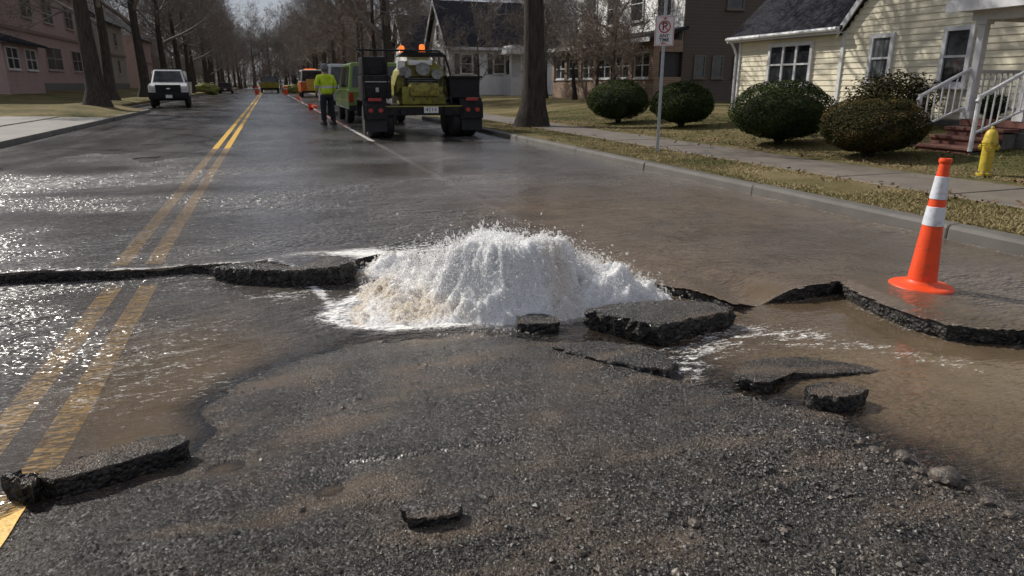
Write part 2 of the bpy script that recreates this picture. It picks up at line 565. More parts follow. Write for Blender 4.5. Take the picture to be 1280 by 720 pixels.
def watermat(name, silt, k, rough, s1, s2, st, aniso, foamy, glint=.5):
    m, nt, b = newmat(name)
    nt.nodes.remove(b)
    out = nt.nodes['Material Output']
    p = pos(nt, False, aniso)
    dep = nd(nt, 'ShaderNodeAttribute', attribute_name='depth').outputs['Fac']
    fo = nd(nt, 'ShaderNodeAttribute', attribute_name='foam').outputs['Fac']
    ro = nd(nt, 'ShaderNodeAttribute', attribute_name='rough').outputs['Fac']
    n1 = noise(nt, p, s1, 1, .5, .7)
    n2 = noise(nt, p, s2, 0, .5, .4)
    h = mth(nt, 'ADD', mth(nt, 'MULTIPLY', n1, 1.0), mth(nt, 'MULTIPLY', n2, .45))
    nb = nd(nt, 'ShaderNodeBump', {'Height': h, 'Strength': mth(nt, 'MULTIPLY', ro, st), 'Distance': .05}).outputs[0]
    fr = nd(nt, 'ShaderNodeFresnel', {'IOR': 1.33, 'Normal': nb}).outputs[0]
    op = mth(nt, 'SUBTRACT', 1.0, mth(nt, 'POWER', 2.718, mth(nt, 'MULTIPLY', dep, -k)))
    sn = noise(nt, pos(nt), 2.2, 5, .6)
    mud = nd(nt, 'ShaderNodeAttribute', attribute_name='mud').outputs['Fac']
    sc_ = mix(nt, mud, (.215, .203, .205), silt)  # pale grey painted in for the sky reflected on unmuddied water
    sc_ = mix(nt, 1.0, sc_, ramp(nt, sn, [(.3, .72), (.7, 1.2)]), 'MULTIPLY')
    dif = nd(nt, 'ShaderNodeBsdfDiffuse', {'Color': sc_, 'Normal': nb}).outputs[0]
    tr = nd(nt, 'ShaderNodeBsdfTransparent', {'Color': (.93, .91, .88, 1)}).outputs[0]
    body = nd(nt, 'ShaderNodeMixShader', {0: op, 1: tr, 2: dif}).outputs[0]
    gl = nd(nt, 'ShaderNodeBsdfGlossy', {'Color': (1, 1, 1, 1), 'Roughness': mth(nt, 'ADD', rough, mth(nt, 'MULTIPLY', ro, .27)), 'Normal': nb}).outputs[0]
    surf = nd(nt, 'ShaderNodeMixShader', {0: fr, 1: body, 2: gl}).outputs[0]
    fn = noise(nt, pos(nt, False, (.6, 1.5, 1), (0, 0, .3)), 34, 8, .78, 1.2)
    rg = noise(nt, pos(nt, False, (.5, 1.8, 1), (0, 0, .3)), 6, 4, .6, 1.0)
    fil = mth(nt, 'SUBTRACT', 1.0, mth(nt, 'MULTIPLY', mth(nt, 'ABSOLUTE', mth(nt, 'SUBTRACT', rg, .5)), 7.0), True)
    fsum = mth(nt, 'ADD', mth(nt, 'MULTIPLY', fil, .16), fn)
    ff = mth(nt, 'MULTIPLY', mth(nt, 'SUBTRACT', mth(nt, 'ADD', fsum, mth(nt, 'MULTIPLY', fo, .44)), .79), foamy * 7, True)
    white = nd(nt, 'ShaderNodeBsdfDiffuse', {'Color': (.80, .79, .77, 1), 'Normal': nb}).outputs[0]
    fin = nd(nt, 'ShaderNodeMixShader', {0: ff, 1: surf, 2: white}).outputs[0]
    nt.links.new(fin, out.inputs['Surface'])
    return m


MAT['water_low'] = watermat('muddy_water', (.20, .145, .092), 11, .085, 15, 52, 1.0, (.65, 1.4, 1), 1.0)
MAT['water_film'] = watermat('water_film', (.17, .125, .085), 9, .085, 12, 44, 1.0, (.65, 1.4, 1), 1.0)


def spraymat(name, clear):
    m, nt, b = newmat(name)
    nt.nodes.remove(b)
    out = nt.nodes['Material Output']
    si = nd(nt, 'ShaderNodeAttribute', attribute_name='silt').outputs['Fac']
    n = noise(nt, pos(nt), 14, 4)
    c = mix(nt, mth(nt, 'MULTIPLY', si, mth(nt, 'ADD', n, .4), True), (.96, .96, .96), (.52, .40, .24))
    nb = bump(nt, noise(nt, pos(nt), 70, 4, .7), .6, .02)
    dif = nd(nt, 'ShaderNodeBsdfDiffuse', {'Color': c, 'Normal': nb}).outputs[0]
    tl = nd(nt, 'ShaderNodeBsdfTranslucent', {'Color': c, 'Normal': nb}).outputs[0]
    gl = nd(nt, 'ShaderNodeBsdfGlossy', {'Color': (1, 1, 1, 1), 'Roughness': .15, 'Normal': nb}).outputs[0]
    a = nd(nt, 'ShaderNodeMixShader', {0: .62, 1: dif, 2: tl}).outputs[0]
    f = nd(nt, 'ShaderNodeMixShader', {0: .03, 1: a, 2: gl}).outputs[0]
    tr = nd(nt, 'ShaderNodeBsdfTransparent', {'Color': (1, 1, 1, 1)}).outputs[0]
    f = nd(nt, 'ShaderNodeMixShader', {0: clear, 1: f, 2: tr}).outputs[0]
    nt.links.new(f, out.inputs['Surface'])
    return m


def foamcore():
    m, nt, b = newmat('foaming_water')
    si = nd(nt, 'ShaderNodeAttribute', attribute_name='silt').outputs['Fac']
    n = noise(nt, pos(nt), 14, 4)
    c = mix(nt, mth(nt, 'MULTIPLY', si, mth(nt, 'ADD', n, .4), True), (.97, .97, .97), (.58, .45, .28))
    setb(nt, b, base=c, rough=.35, sss=1.0, normal=bump(nt, noise(nt, pos(nt), 55, 4, .65, .8), 1.0, .035))
    b.inputs['Subsurface Radius'].default_value = (1, 1, 1)
    b.inputs['Subsurface Scale'].default_value = .025
    return m


MAT['foam_core'] = foamcore()
MAT['spray'] = spraymat('white_water', 0.58)


def linemat(name, c, lo, hi, worn=.5):
    m, nt, b = newmat(name)
    p = pos(nt)
    n = noise(nt, p, 9, 7, .75)
    f = noise(nt, p, 85, 3, .7)
    a = ramp(nt, mth(nt, 'ADD', mth(nt, 'MULTIPLY', n, .6), mth(nt, 'MULTIPLY', f, .4)), [(lo, 0.0), (hi, 1.0)])
    cc = ramp(nt, noise(nt, p, 30, 5), [(.3, tuple(x * .65 for x in c)), (.7, c)])
    setb(nt, b, base=cc, rough=.45, alpha=a, normal=bump(nt, f, .5, .004))
    return m


MAT['yellow_line'] = linemat('yellow_line_paint', (.82, .47, .035), .35, .45)
MAT['white_line'] = linemat('white_line_paint', (.7, .68, .65), .42, .5)


def concrete(name, c, wet=0.0):
    m, nt, b = newmat(name)
    p = pos(nt)
    n = noise(nt, p, 2.5, 6, .65); f = noise(nt, p, 120, 3, .7)
    cc = ramp(nt, n, [(.3, tuple(x * .72 for x in c)), (.7, tuple(x * 1.15 for x in c))])
    cc = mix(nt, .4, cc, ramp(nt, f, [(.3, .55), (.7, 1.0)]), 'MULTIPLY')
    setb(nt, b, base=cc, rough=ramp(nt, noise(nt, p, .8, 4), [(.35, .75 - .55 * wet), (.65, .8 - .3 * wet)]), normal=bump(nt, mth(nt, 'ADD', f, n), .35, .006))
    return m


MAT['concrete'] = concrete('concrete', (.25, .235, .215))
MAT['concrete_wet'] = concrete('concrete_wet', (.19, .162, .132), .6)
MAT['kerb'] = concrete('kerb_concrete', (.135, .124, .11), .35)


def lawn():
    m, nt, b = newmat('winter_lawn')
    p = pos(nt)
    big = noise(nt, p, .55, 5, .6)
    mid = noise(nt, p, 4.5, 5, .65)
    fi = noise(nt, pos(nt, False, (1, 1, 1)), 60, 4, .7)
    f = mth(nt, 'ADD', mth(nt, 'MULTIPLY', big, .7), mth(nt, 'MULTIPLY', mid, .3))
    c = ramp(nt, f, [(.34, (.075, .09, .028)), (.48, (.19, .16, .07)), (.60, (.30, .235, .125)), (.72, (.17, .125, .08))])
    c = mix(nt, .8, c, ramp(nt, fi, [(.3, .35), (.7, 1.15)]), 'MULTIPLY')
    setb(nt, b, base=c, rough=.95, spec=.15, normal=bump(nt, mth(nt, 'ADD', fi, mid), .9, .04))
    return m


MAT['lawn'] = lawn()


def blademat():
    m, nt, b = newmat('grass_blades')
    t = nd(nt, 'ShaderNodeAttribute', attribute_name='tone').outputs['Fac']
    c = ramp(nt, t, [(.0, (.065, .10, .02)), (.35, (.13, .125, .045)), (.7, (.28, .22, .105)), (1.0, (.38, .31, .17))])
    setb(nt, b, base=c, rough=.7, spec=.2)
    return m


MAT['blade'] = blademat()


def bark(name, c):
    m, nt, b = newmat(name)
    p = pos(nt, True, (6, 6, 1))
    n = noise(nt, p, 2.6, 7, .7)
    cc = ramp(nt, n, [(.32, tuple(x * .4 for x in c)), (.68, tuple(x * 1.3 for x in c))])
    setb(nt, b, base=cc, rough=.9, spec=.2, normal=bump(nt, n, 1.0, .06))
    return m


MAT['bark'] = bark('bark', (.066, .055, .047))
MAT['bark_grey'] = bark('bark_grey', (.075, .064, .055))
MAT['twig'] = simple('twig', (.20, .178, .16), .85, var=.4, scale=1.2, spec=.25)
MAT['twig_red'] = simple('twig_red', (.20, .16, .137), .85, var=.4, scale=1.2, spec=.25)


def leafmat(name, c, c2):
    m, nt, b = newmat(name)
    t = nd(nt, 'ShaderNodeAttribute', attribute_name='tone').outputs['Fac']
    cc = ramp(nt, t, [(.0, tuple(x * .5 for x in c)), (.6, c), (1.0, c2)])
    setb(nt, b, base=cc, rough=.85, spec=.12)
    return m


MAT['yew'] = leafmat('yew_leaves', (.030, .050, .013), (.062, .078, .022))
MAT['brown_yew'] = leafmat('browned_yew_leaves', (.048, .046, .015), (.13, .082, .03))
MAT['ground'] = simple('soil', (.09, .075, .055), .95, var=.4, scale=.6)
MAT['stone'] = simple('stone', (.10, .082, .068), .4, var=.5, scale=40, bmp=.8, bscale=80)
MAT['mud'] = simple('mud', (.115, .082, .055), .35, var=.3, scale=18, bmp=.5)


def pebblemat():
    m, nt, b = newmat('gravel')
    t = nd(nt, 'ShaderNodeAttribute', attribute_name='tone').outputs['Fac']
    c = ramp(nt, t, [(.0, (.012, .012, .012)), (.3, (.060, .052, .045)), (.7, (.14, .11, .085)), (1.0, (.36, .31, .26))])
    setb(nt, b, base=c, rough=.3, spec=.5, normal=bump(nt, noise(nt, pos(nt), 200, 3), .5, .004))
    return m


MAT['pebble'] = pebblemat()

# ================================================================== THE SETTING
KX = 5.22                                  # face of the right kerb


def left_edge(y):
    return -5.25 - 1.65 * float(sstep(36, 40, y))


def T(x, y):
    """height of the verge, walk and lawns"""
    x = np.asarray(x, float); y = np.asarray(y, float)
    r = .13 + .03 * sstep(6.6, 7.9, x) + .30 * sstep(7.9, 13.5, x) + .02 * vn(x * .5, y * .5, 3) * sstep(5.6, 6.2, x) * (1 - sstep(6.3, 6.5, x)) + .05 * vn(x * .25, y * .25, 5) * sstep(8.1, 9.5, x)
    k = .25 + .75 * sstep(26, 33, y)
    l = .12 + (.24 * sstep(5.6, 8.0, -x) + .42 * sstep(8, 15, -x)) * k + .05 * vn(x * .3, y * .3, 6) * sstep(5.6, 7, -x)
    return np.where(x > 0, r, l)


def axis(*spec):
    out = []
    for a, b, s in spec:
        n = max(1, int(round((b - a) / s)))
        out.append(np.linspace(a, b, n, endpoint=False))
    return np.concatenate(out + [np.array([spec[-1][1]])])


def gridmesh(name, xs, ys, zf, mats, keep=None, smooth=True, attrs=None):
    X, Y = np.meshgrid(xs, ys)
    Z = zf(X, Y)
    V = np.stack([X, Y, Z], -1).reshape(-1, 3)
    nx, ny = len(xs), len(ys)
    i = (np.arange(ny - 1)[:, None] * nx + np.arange(nx - 1)[None]).ravel()
    F = np.stack([i, i + 1, i + 1 + nx, i + nx], -1)
    at = {k: np.asarray(f(X, Y, Z), float).ravel() for k, f in (attrs or {}).items()}
    if keep is not None:
        kv = keep(X, Y, Z).ravel()
        F = F[kv[F].any(1)]
        used = np.zeros(len(V), bool); used[F.ravel()] = True
        idx = np.cumsum(used) - 1
        V = V[used]; F = idx[F]
        at = {k: a[used] for k, a in at.items()}
    me = mesh_np(name, V, F, mats, smooth)
    for k, a in at.items(): vattr(me, k, a)
    return me


# the land far around
gm = MB(); gm.quad((-1500, -300, -.9), (1500, -300, -.9), (1500, 2500, -.9), (-1500, 2500, -.9))
tag(gm.build('ground', MAT['ground']), kind='structure')
# lawns: right and left of the street
lx = axis((KX + .15, 6.6, .1), (6.6, 7.9, .3), (7.9, 16, .3), (16, 40, 2), (40, 400, 30))
ly = axis((-25, 0, 2), (0, 30, .4), (30, 80, 1.5), (80, 420, 20))
tag(link('lawn', gridmesh('lawn', lx, ly, lambda x, y: T(x, y) - .05 * ((x > 6.65) & (x < 7.85)), [MAT['lawn']])), kind='structure')
def lz(x, y):
    e = np.array([left_edge(v) for v in y[:, 0]])[:, None] * np.ones_like(x)
    return T(x, y)
LX = axis((-400, -40, 30), (-40, -16, 2), (-16, -5.4, .3))
me = gridmesh('lawn', LX, axis((-25, 12, 2), (12, 80, .8), (80, 420, 20)), lambda x, y: T(x, y), [MAT['lawn']])
co = np.zeros(len(me.vertices) * 3, np.float32); me.vertices.foreach_get('co', co); co = co.reshape(-1, 3)
edge = np.abs(co[:, 0] + 5.4) < 1e-3
co[edge, 0] = [left_edge(v) - .15 for v in co[edge, 1]]
co[:, 0] = np.minimum(co[:, 0], [left_edge(v) - .15 for v in co[:, 1]])
ap = (co[:, 1] > 16) & (co[:, 1] < 28.2) & (co[:, 0] > -10.5)
co[ap, 2] -= .06
me.vertices.foreach_set('co', co.ravel()); me.update()
tag(link('lawn_left', me), kind='structure')

# ------------------------------------------------------------------ broken edge of the street, seen from the washed-out side
EDGE_PX = [(-60, 346), (0, 344), (60, 341), (124, 338), (150, 337), (240, 332), (290, 334), (337, 336), (379, 339), (410, 338), (430, 335), (443, 331), (441, 326), (452, 320), (490, 313), (560, 307), (640, 311), (720, 324), (770, 340), (800, 352), (830, 357), (860, 362), (890, 369), (918, 378), (934, 374), (955, 369), (1000, 358), (1050, 350), (1058, 357), (1075, 366), (1100, 377), (1130, 389), (1160, 398), (1185, 405), (1230, 409), (1280, 412), (1340, 425)]
LIFT = [g(x, y, .02) for x, y in ((1000, 358), (1050, 350), (1075, 366), (1130, 389), (1185, 405), (1280, 412))] + [(4.4, 1.95)]
LEFTL = [(-5.3, 5.75), (-2.7, 5.4)] + [g(x, y, .02) for x, y in ((0, 344), (150, 337), (240, 332), (337, 336))]
BACK = [g(x, y, 0) for x, y in ((500, 311), (560, 307), (640, 311), (720, 324), (765, 338))]
EDGE = [(-5.3, 5.75), (-3.6, 5.55), (-2.7, 5.4)] + [g(x, y, .066 if 375 < x < 455 else (.06 if x >= 1000 else .025)) for x, y in EDGE_PX] + [(4.35, 1.95), (5.25, 1.55)]


def resample(line, step, jag, seed, closed=False):
    pts = [Vector(p) for p in line]
    if closed: pts.append(pts[0])
    out = []
    rr = random.Random(seed)
    for a, b in zip(pts[:-1], pts[1:]):
        n = max(1, int((b - a).length / step))
        for k in range(n):
            q = a.lerp(b, k / n)
            nrm = Vector((-(b - a).y, (b - a).x)).normalized()
            out.append(q + nrm * (rr.random() - .5) * jag * (1 if (k or closed) else .3))
    if not closed: out.append(pts[-1])
    return [(p[0], p[1]) for p in out]


EDGE_F = resample(EDGE, .035, .022, 3)
UPPER = EDGE_F + [(KX, 16.0), (-5.25, 16.0)]
UPPER_C = EDGE + [(5.25, 16.0), (-5.3, 16.0)]


def road_z(x, y):
    x = np.asarray(x, float); y = np.asarray(y, float)
    lift = .055 * np.exp(-((x - .25) / .45) ** 2 - ((y - 4.75) / .35) ** 2)
    lift = lift + .055 * np.exp(-polydist(x, y, LIFT) / .45) + .034 * np.exp(-polydist(x, y, LEFTL) / .4) * np.clip(.5 + 1.6 * fbm(x * 1.1, y * .2, 137, 3), 0, 1.3)
    rag = .012 * fbm(x * 1.7, y * 1.7, 11, 3) + .008 * vn(x * 9, y * 9, 12)
    near = np.exp(-np.maximum(0, y - 5.2) / 1.2)
    back = .075 * np.exp(-(polydist(x, y, BACK) / .13) ** 2)
    return lift + rag * near - back - .075 * np.exp(-((x - 2.68) / .16) ** 2 - ((y - 3.3) / .28) ** 2)


def build_road():
    bp = [Vector(p) for p in UPPER]
    nb = len(bp)
    ipts = []
    e = np.array(EDGE)
    for spac, lo, hi in ((.06, .05, .55), (.2, .55, 2.2), (.8, 2.2, 40)):
        gx, gy = np.meshgrid(np.arange(-5.1, 5.2, spac), np.arange(1.7, 15.9, spac))
        gx = gx + (rng.random(gx.shape) - .5) * spac * .5; gy = gy + (rng.random(gy.shape) - .5) * spac * .5
        d = polydist(gx, gy, EDGE)
        k = inpoly(gx, gy, UPPER) & (d > lo) & (d < hi) & (gx > -5.15) & (gx < 5.12)
        ipts += [Vector(p) for p in zip(gx[k], gy[k])]
    vs, es, fs, *_ = delaunay_2d_cdt(bp + ipts, [], [list(range(nb))], 1, 1e-5)
    P = np.array([(v.x, v.y) for v in vs])
    Z = road_z(P[:, 0], P[:, 1]) * (P[:, 1] < 15)
    V = [(a, b, c) for (a, b), c in zip(P, Z)]
    F = [tuple(f) for f in fs]
    mi = [0] * len(F)
    # far sheet
    ys = [16, 24, 32, 36] + [36.5 + .5 * k for k in range(9)] + [50, 80, 140, 260]
    b = len(V)
    for y in ys:
        for x in (left_edge(y), -3, -1, 1, 3, KX): V.append((x, y, 0.0))
    for i in range(len(ys) - 1):
        for k in range(5):
            q = b + i * 6 + k
            F.append((q, q + 1, q + 7, q + 6)); mi.append(0)
    # broken faces
    E = np.array(EDGE_F)
    tn = np.gradient(E, axis=0); tn /= np.linalg.norm(tn, axis=1)[:, None] + 1e-9
    nrm = np.stack([tn[:, 1], -tn[:, 0]], -1)       # towards the washed-out side
    z0 = road_z(E[:, 0], E[:, 1])
    rings = []
    th = .16
    for j, t in enumerate((0, .12, .3, .5, .72, 1.0)):
        off = (rng.random(len(E)) - .35) * .022 * (j > 0) - .05 * t * t
        q = E + nrm * off[:, None]
        zz = z0 - th * t + (rng.random(len(E)) - .5) * .016 * (0 < j < 5)
        b = len(V)
        V += [(p[0], p[1], c) for p, c in zip(q, zz)]
        rings.append(b)
    n = len(E)
    for a, c in zip(rings[:-1], rings[1:]):
        for i in range(n - 1):
            F.append((a + i, c + i, c + i + 1, a + i + 1)); mi.append(1)
    me = bpy.data.meshes.new('road')
    me.from_pydata([tuple(map(float, v)) for v in V], [], F)
    me.materials.append(MAT['road']); me.materials.append(MAT['fracture'])
    me.polygons.foreach_set('material_index', np.array(mi, np.int32))
    me.update()
    return tag(link('road', me), kind='structure')


build_road()

# ------------------------------------------------------------------ washed-out bed: subsided asphalt, the dry mound, the pit
MOUND_PX = [(-60, 705), (0, 668), (60, 622), (130, 600), (225, 566), (250, 540), (248, 510), (290, 478), (350, 455), (430, 432), (520, 420), (600, 418), (700, 424), (780, 428), (845, 455), (880, 480), (930, 500), (985, 508), (1040, 525), (1090, 548), (1140, 575), (1190, 605), (1240, 625), (1300, 650), (1400, 690)]
MOUND = [g(x, y, -.03) for x, y in MOUND_PX] + [(5.4, .4), (5.4, -26), (-5.4, -26), (-5.4, 1.5), (-2.2, 1.95)]
WL = -.03
HOLE = (1.08, 3.95)


def hole_r(x, y):
    return np.sqrt(((x - HOLE[0]) / .86) ** 2 + ((y - HOLE[1] - .10 * (x - 1.0)) / .48) ** 2)


def bed_z(x, y):
    x = np.asarray(x, float); y = np.asarray(y, float)
    nz = .10 * fbm(x * 1.6, y * 1.6, 21, 4) + .09 * fbm(x * 5, y * 5, 23, 3) * sstep(1.3, 1.8, x)
    d = polydist(x, y, MOUND, True)
    s = np.where(inpoly(x, y, MOUND), d, -d) + nz * .9
    out = -.030 - .035 * sstep(0, .35, -s) - .015 * sstep(.3, 1.2, -s)
    out = out - .075 * np.exp(-((x + .42) / .38) ** 2 - ((y - 3.05) / .75) ** 2) * sstep(-.02, .2, -s)
    out = out - .05 * np.exp(-((x - 2.6) / .7) ** 2 - ((y - 2.1) / .6) ** 2) * sstep(-.02, .3, -s)
    top = -.030 + .032 * sstep(0, .3, s)
    z = np.where(s > 0, top, out)
    m = sstep(.0, .2, s)
    z = z + (.010 * fbm(x * 2.2, y * 2.2, 31, 3) + .004 * fbm(x * 14, y * 14, 33, 2)) * (.4 + .6 * m)
    gr = sstep(2.35, 1.5, y - .12 * x) * m
    z = z + gr * (.012 * fbm(x * 9, y * 9, 41, 3) + .006 * np.abs(vn(x * 40, y * 40, 43)))
    z = z + (.0012 * vn(x * 75, y * 75, 45) + .0016 * vn(x * 38, y * 38, 46)) * (.3 + .7 * m)
    # muddy puddles and hollows on the mound
    for px, py, rx, ry, dp in PUDDLES:
        cx, cy_ = g(px, py, -.02)
        q = (((x - cx) / rx) ** 2 + ((y - cy_) / ry) ** 2) * np.clip(1 + 1.4 * fbm(x * 9, y * 9, 141, 2), .6, 1.7)
        z = z - dp * np.exp(-q * 1.1) * 1.3
    # crack across the mound
    cl = polydist(x, y, CRACK)
    z = z - .014 * np.exp(-(cl / .012) ** 2) - .008 * np.exp(-(cl / .05) ** 2)
    h = hole_r(x, y)
    z = np.minimum(z, np.where(h < 1.15, -.06 - .5 * sstep(1.12, .55, h), 9))
    up = inpoly(x, y, UPPER_C)
    du = polydist(x, y, EDGE)
    z = np.where(up & (du > .02), np.minimum(z, -.10), z)
    z = np.where(y > 5.2, np.minimum(z, -.07), z)
    return z


PUDDLES = [(412, 610, .10, .075, .036), (285, 583, .11, .06, .034), (470, 640, .05, .05, .018), (955, 600, .2, .05, .018), (1040, 570, .12, .05, .02), (860, 660, .12, .05, .012), (1010, 690, .1, .05, .014), (1160, 680, .1, .06, .016)]
CRACK = [g(x, y) for x, y in ((425, 580), (470, 572), (520, 566), (560, 560), (610, 554), (645, 546))]
bx = axis((-5.3, -2.3, .15), (-2.3, -1.1, .025), (-1.1, 2.9, .0095), (2.9, 3.9, .025), (3.9, 5.3, .1))
by = axis((-26, 0, 1.0), (0, .8, .05), (.8, 3.3, .0095), (3.3, 4.9, .018), (4.9, 6.1, .06))
bed_me = gridmesh('subsided_road', bx, by, bed_z, [MAT['bed']])
tag(link('subsided_road', bed_me), kind='structure')


# ------------------------------------------------------------------ water
def low_wave(x, y):
    h = np.clip(hole_r(x, y), 0, 3)
    chop = .4 + 2.2 * np.exp(-np.maximum(0, h - .9) * 2.2)
    left = sstep(-.3, -1.0, x)
    u, v = x * .94 + y * .34, -x * .34 + y * .94
    wv = (.015 * fbm(u * 2.2, v * 7, 51, 2) + .0065 * fbm(u * 5, v * 17, 53, 2)) * np.clip(.8 + 1.4 * fbm(x * .9, y * 1.2, 135, 3), .2, 1.5) * (1 - .5 * sstep(2.5, 3.0, x))
    st = .016 * (1 - np.abs(2 * vn(u * 1.5, v * 6.5, 57))) ** 3 * sstep(.1, -.5, x) * sstep(2.6, 3.2, y)
    calm = np.exp(-((x - .9) / .7) ** 2 - ((y - 3.05) / .35) ** 2)
    nearl = sstep(3.9, 3.0, y) * sstep(.6, 0, x)
    pit = np.exp(-((x + .40) / .32) ** 2 - ((y - 3.0) / .75) ** 2)
    return (wv * chop * (1 + .5 * left) * (1 - .35 * nearl) + st * .7) * (1 - .75 * calm) * (1 - .45 * pit)


def low_level(x, y):
    h = hole_r(x, y)
    churn = sstep(1.05, .7, h)
    z = WL - .012 * sstep(3.2, 4.6, y) * sstep(.3, -.8, x)
    z = z - .055 * churn * sstep(1.0, .6, x) + churn * .05 * fbm(x * 5, y * 5, 61, 4)
    return z + low_wave(x, y)


def low_foam(x, y, z):
    h = hole_r(x, y)
    f = .95 * sstep(1.2, .95, h)
    spill = polydist(x, y, [g(349, 345, -.04), g(380, 352, -.04), g(398, 368, -.06), g(415, 386, -.06), g(480, 394, -.05), g(600, 397, -.05), g(700, 398, -.05)])
    f = np.maximum(f, .66 * np.exp(-(spill / .05) ** 2))
    f = np.maximum(f, .42 * np.exp(-((x - .0) / .35) ** 2 - ((y - 4.35) / .2) ** 2))
    ch = polydist(x, y, [g(840, 470, -.03), g(870, 440, -.03), g(930, 415, -.03), g(1010, 420, -.03)])
    f = np.maximum(f, .46 * np.exp(-(ch / .17) ** 2))
    ch2 = polydist(x, y, [g(960, 425, -.03), g(1080, 432, -.03), g(1200, 455, -.03)])
    f = np.maximum(f, .33 * np.exp(-(ch2 / .13) ** 2))
    e = polydist(x, y, EDGE)
    f = np.maximum(f, .30 * np.exp(-(e / .06) ** 2))
    sl = sstep(.2, -.5, x) * sstep(2.5, 3.0, y)
    f = np.maximum(f, .34 * sl * (.7 + .8 * vn(x * 1.7, y * 2.6, 117)))
    return np.clip(f, 0, 1)


def low_rough(x, y, z):
    calm = np.exp(-((x - .9) / .75) ** 2 - ((y - 3.1) / .4) ** 2)
    far_r = sstep(2.3, 3.0, x)
    cp = np.clip(.75 + 1.3 * fbm(x * .9 + .4 * y, y * 1.5, 131, 3), .25, 1.3)
    nearl = sstep(3.9, 3.0, y) * sstep(.6, 0, x)
    pit = np.exp(-((x + .40) / .32) ** 2 - ((y - 3.0) / .75) ** 2)
    return cp * (1 - .35 * nearl) * (1 - .6 * pit) * (.30 - .2 * calm + .34 * sstep(.2, -.6, x) + .5 * sstep(1.5, .9, hole_r(x, y))) * (1 - .75 * far_r)


def low_mud(x, y, z):
    pit = np.exp(-((x + .42) / .42) ** 2 - ((y - 3.0) / .85) ** 2)
    right = np.maximum(sstep(1.2, 1.9, x), sstep(2.45, 2.25, y) * sstep(-.9, -.5, x))
    return np.clip(1.3 * pit + right + .25 + .8 * vn(x * 1.3, y * 1.3, 111) * .6, 0, 1)


wxs = axis((-5.3, -2.3, .08), (-2.3, 3.9, .013), (3.9, 5.25, .08))
wys = axis((-.5, 1.2, .06), (1.2, 5.3, .013), (5.3, 6.0, .06))
low_me = gridmesh('flood_water', wxs, wys, low_level, [MAT['water_low']],
                  keep=lambda X, Y, Z: (Z > bed_z(X, Y) - .004) & ~(inpoly(X, Y, UPPER_C) & (polydist(X, Y, EDGE) > .12)) & (hole_r(X, Y) > .0),
                  attrs={'depth': lambda X, Y, Z: np.clip(Z - bed_z(X, Y), 0, .4) * (.8 + .4 * sstep(1.6, 2.4, X) + 2.0 * sstep(2.45, 2.2, Y) * sstep(1.2, .9, X)), 'foam': low_foam, 'rough': low_rough, 'mud': low_mud})
tag(link('flood_water', low_me), kind='structure')


def film_wave(x, y):
    a = (1.35 + .1 * sstep(1.2, -.6, x)) * (1 - .4 * sstep(8, 15, y))
    nr = sstep(2.6, 3.4, x)
    a = a * (1 - .3 * nr)
    a = a * np.clip(.8 + 1.4 * fbm(x * .7, y * 1.1, 133, 3), .2, 1.4)
    return a * (.017 * fbm(x * 1.5 + .5 * y, y * 4.0, 71, 2) + .0075 * fbm(x * 4 - .6 * y, y * 11, 73, 2))


def film_z(x, y):
    wv = .013 + film_wave(x, y)
    return road_z(x, y) + .005 + np.where(wv > 0, wv, wv * .15) 


def film_keep(X, Y, Z):
    ins = inpoly(X, Y, UPPER_C)
    ext = sstep(20, 9, Y) + .8 * fbm(X * .55, Y * .22, 81, 4)
    return ins & (ext > .35) & (X > -5.22)


fxs = axis((-5.25, -2.6, .05), (-2.6, 4.6, .022), (4.6, KX - .005, .05))
fys = axis((1.6, 7.0, .022), (7.0, 11.0, .05), (11.0, 20.0, .1))
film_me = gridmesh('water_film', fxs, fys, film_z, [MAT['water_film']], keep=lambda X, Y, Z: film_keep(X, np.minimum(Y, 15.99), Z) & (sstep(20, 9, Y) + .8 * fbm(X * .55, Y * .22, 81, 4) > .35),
                   attrs={'depth': lambda X, Y, Z: .040 * (1 - .6 * sstep(9, 16, Y)) + .06 * np.exp(-((X - 2.6 - .05 * (Y - 8)) / .5) ** 2) * sstep(18, 9, Y) + .10 * sstep(.8, 2.6, X) * (.5 + 1.0 * vn(X * .7, Y * .5, 83)) * sstep(13, 6, Y) + .02 * sstep(-.1, .25, vn(X * .8, Y * .6, 84)),
                          'mud': lambda X, Y, Z: np.clip(.12 + .9 * sstep(.6, 2.2, X) * sstep(12, 5, Y) + .7 * vn(X * .9, Y * .5, 113), 0, 1),
                          'foam': lambda X, Y, Z: np.clip(.24 * sstep(.8, -.8, X) * sstep(11, 6, Y) + .25 * np.exp(-(polydist(X, Y, EDGE) / .035) ** 2) + .95 * np.exp(-((X - .75) / .6) ** 2 - ((Y - 5.0) / .22) ** 2) + .6 * np.exp(-(polydist(X, Y, BACK) / .2) ** 2) + .42 * np.exp(-((X - 5.2) / .035) ** 2), 0, 1),  # last term paints a white sparkle line along the kerb foot; others are foam
                          'rough': lambda X, Y, Z: (.62 + .04 * sstep(1.4, -.6, X)) * (1 - .4 * sstep(8, 16, Y)) * np.clip(.8 + 1.3 * fbm(X * .7, Y * 1.1, 133, 3), .3, 1.25)})
tag(link('water_film', film_me), kind='structure')


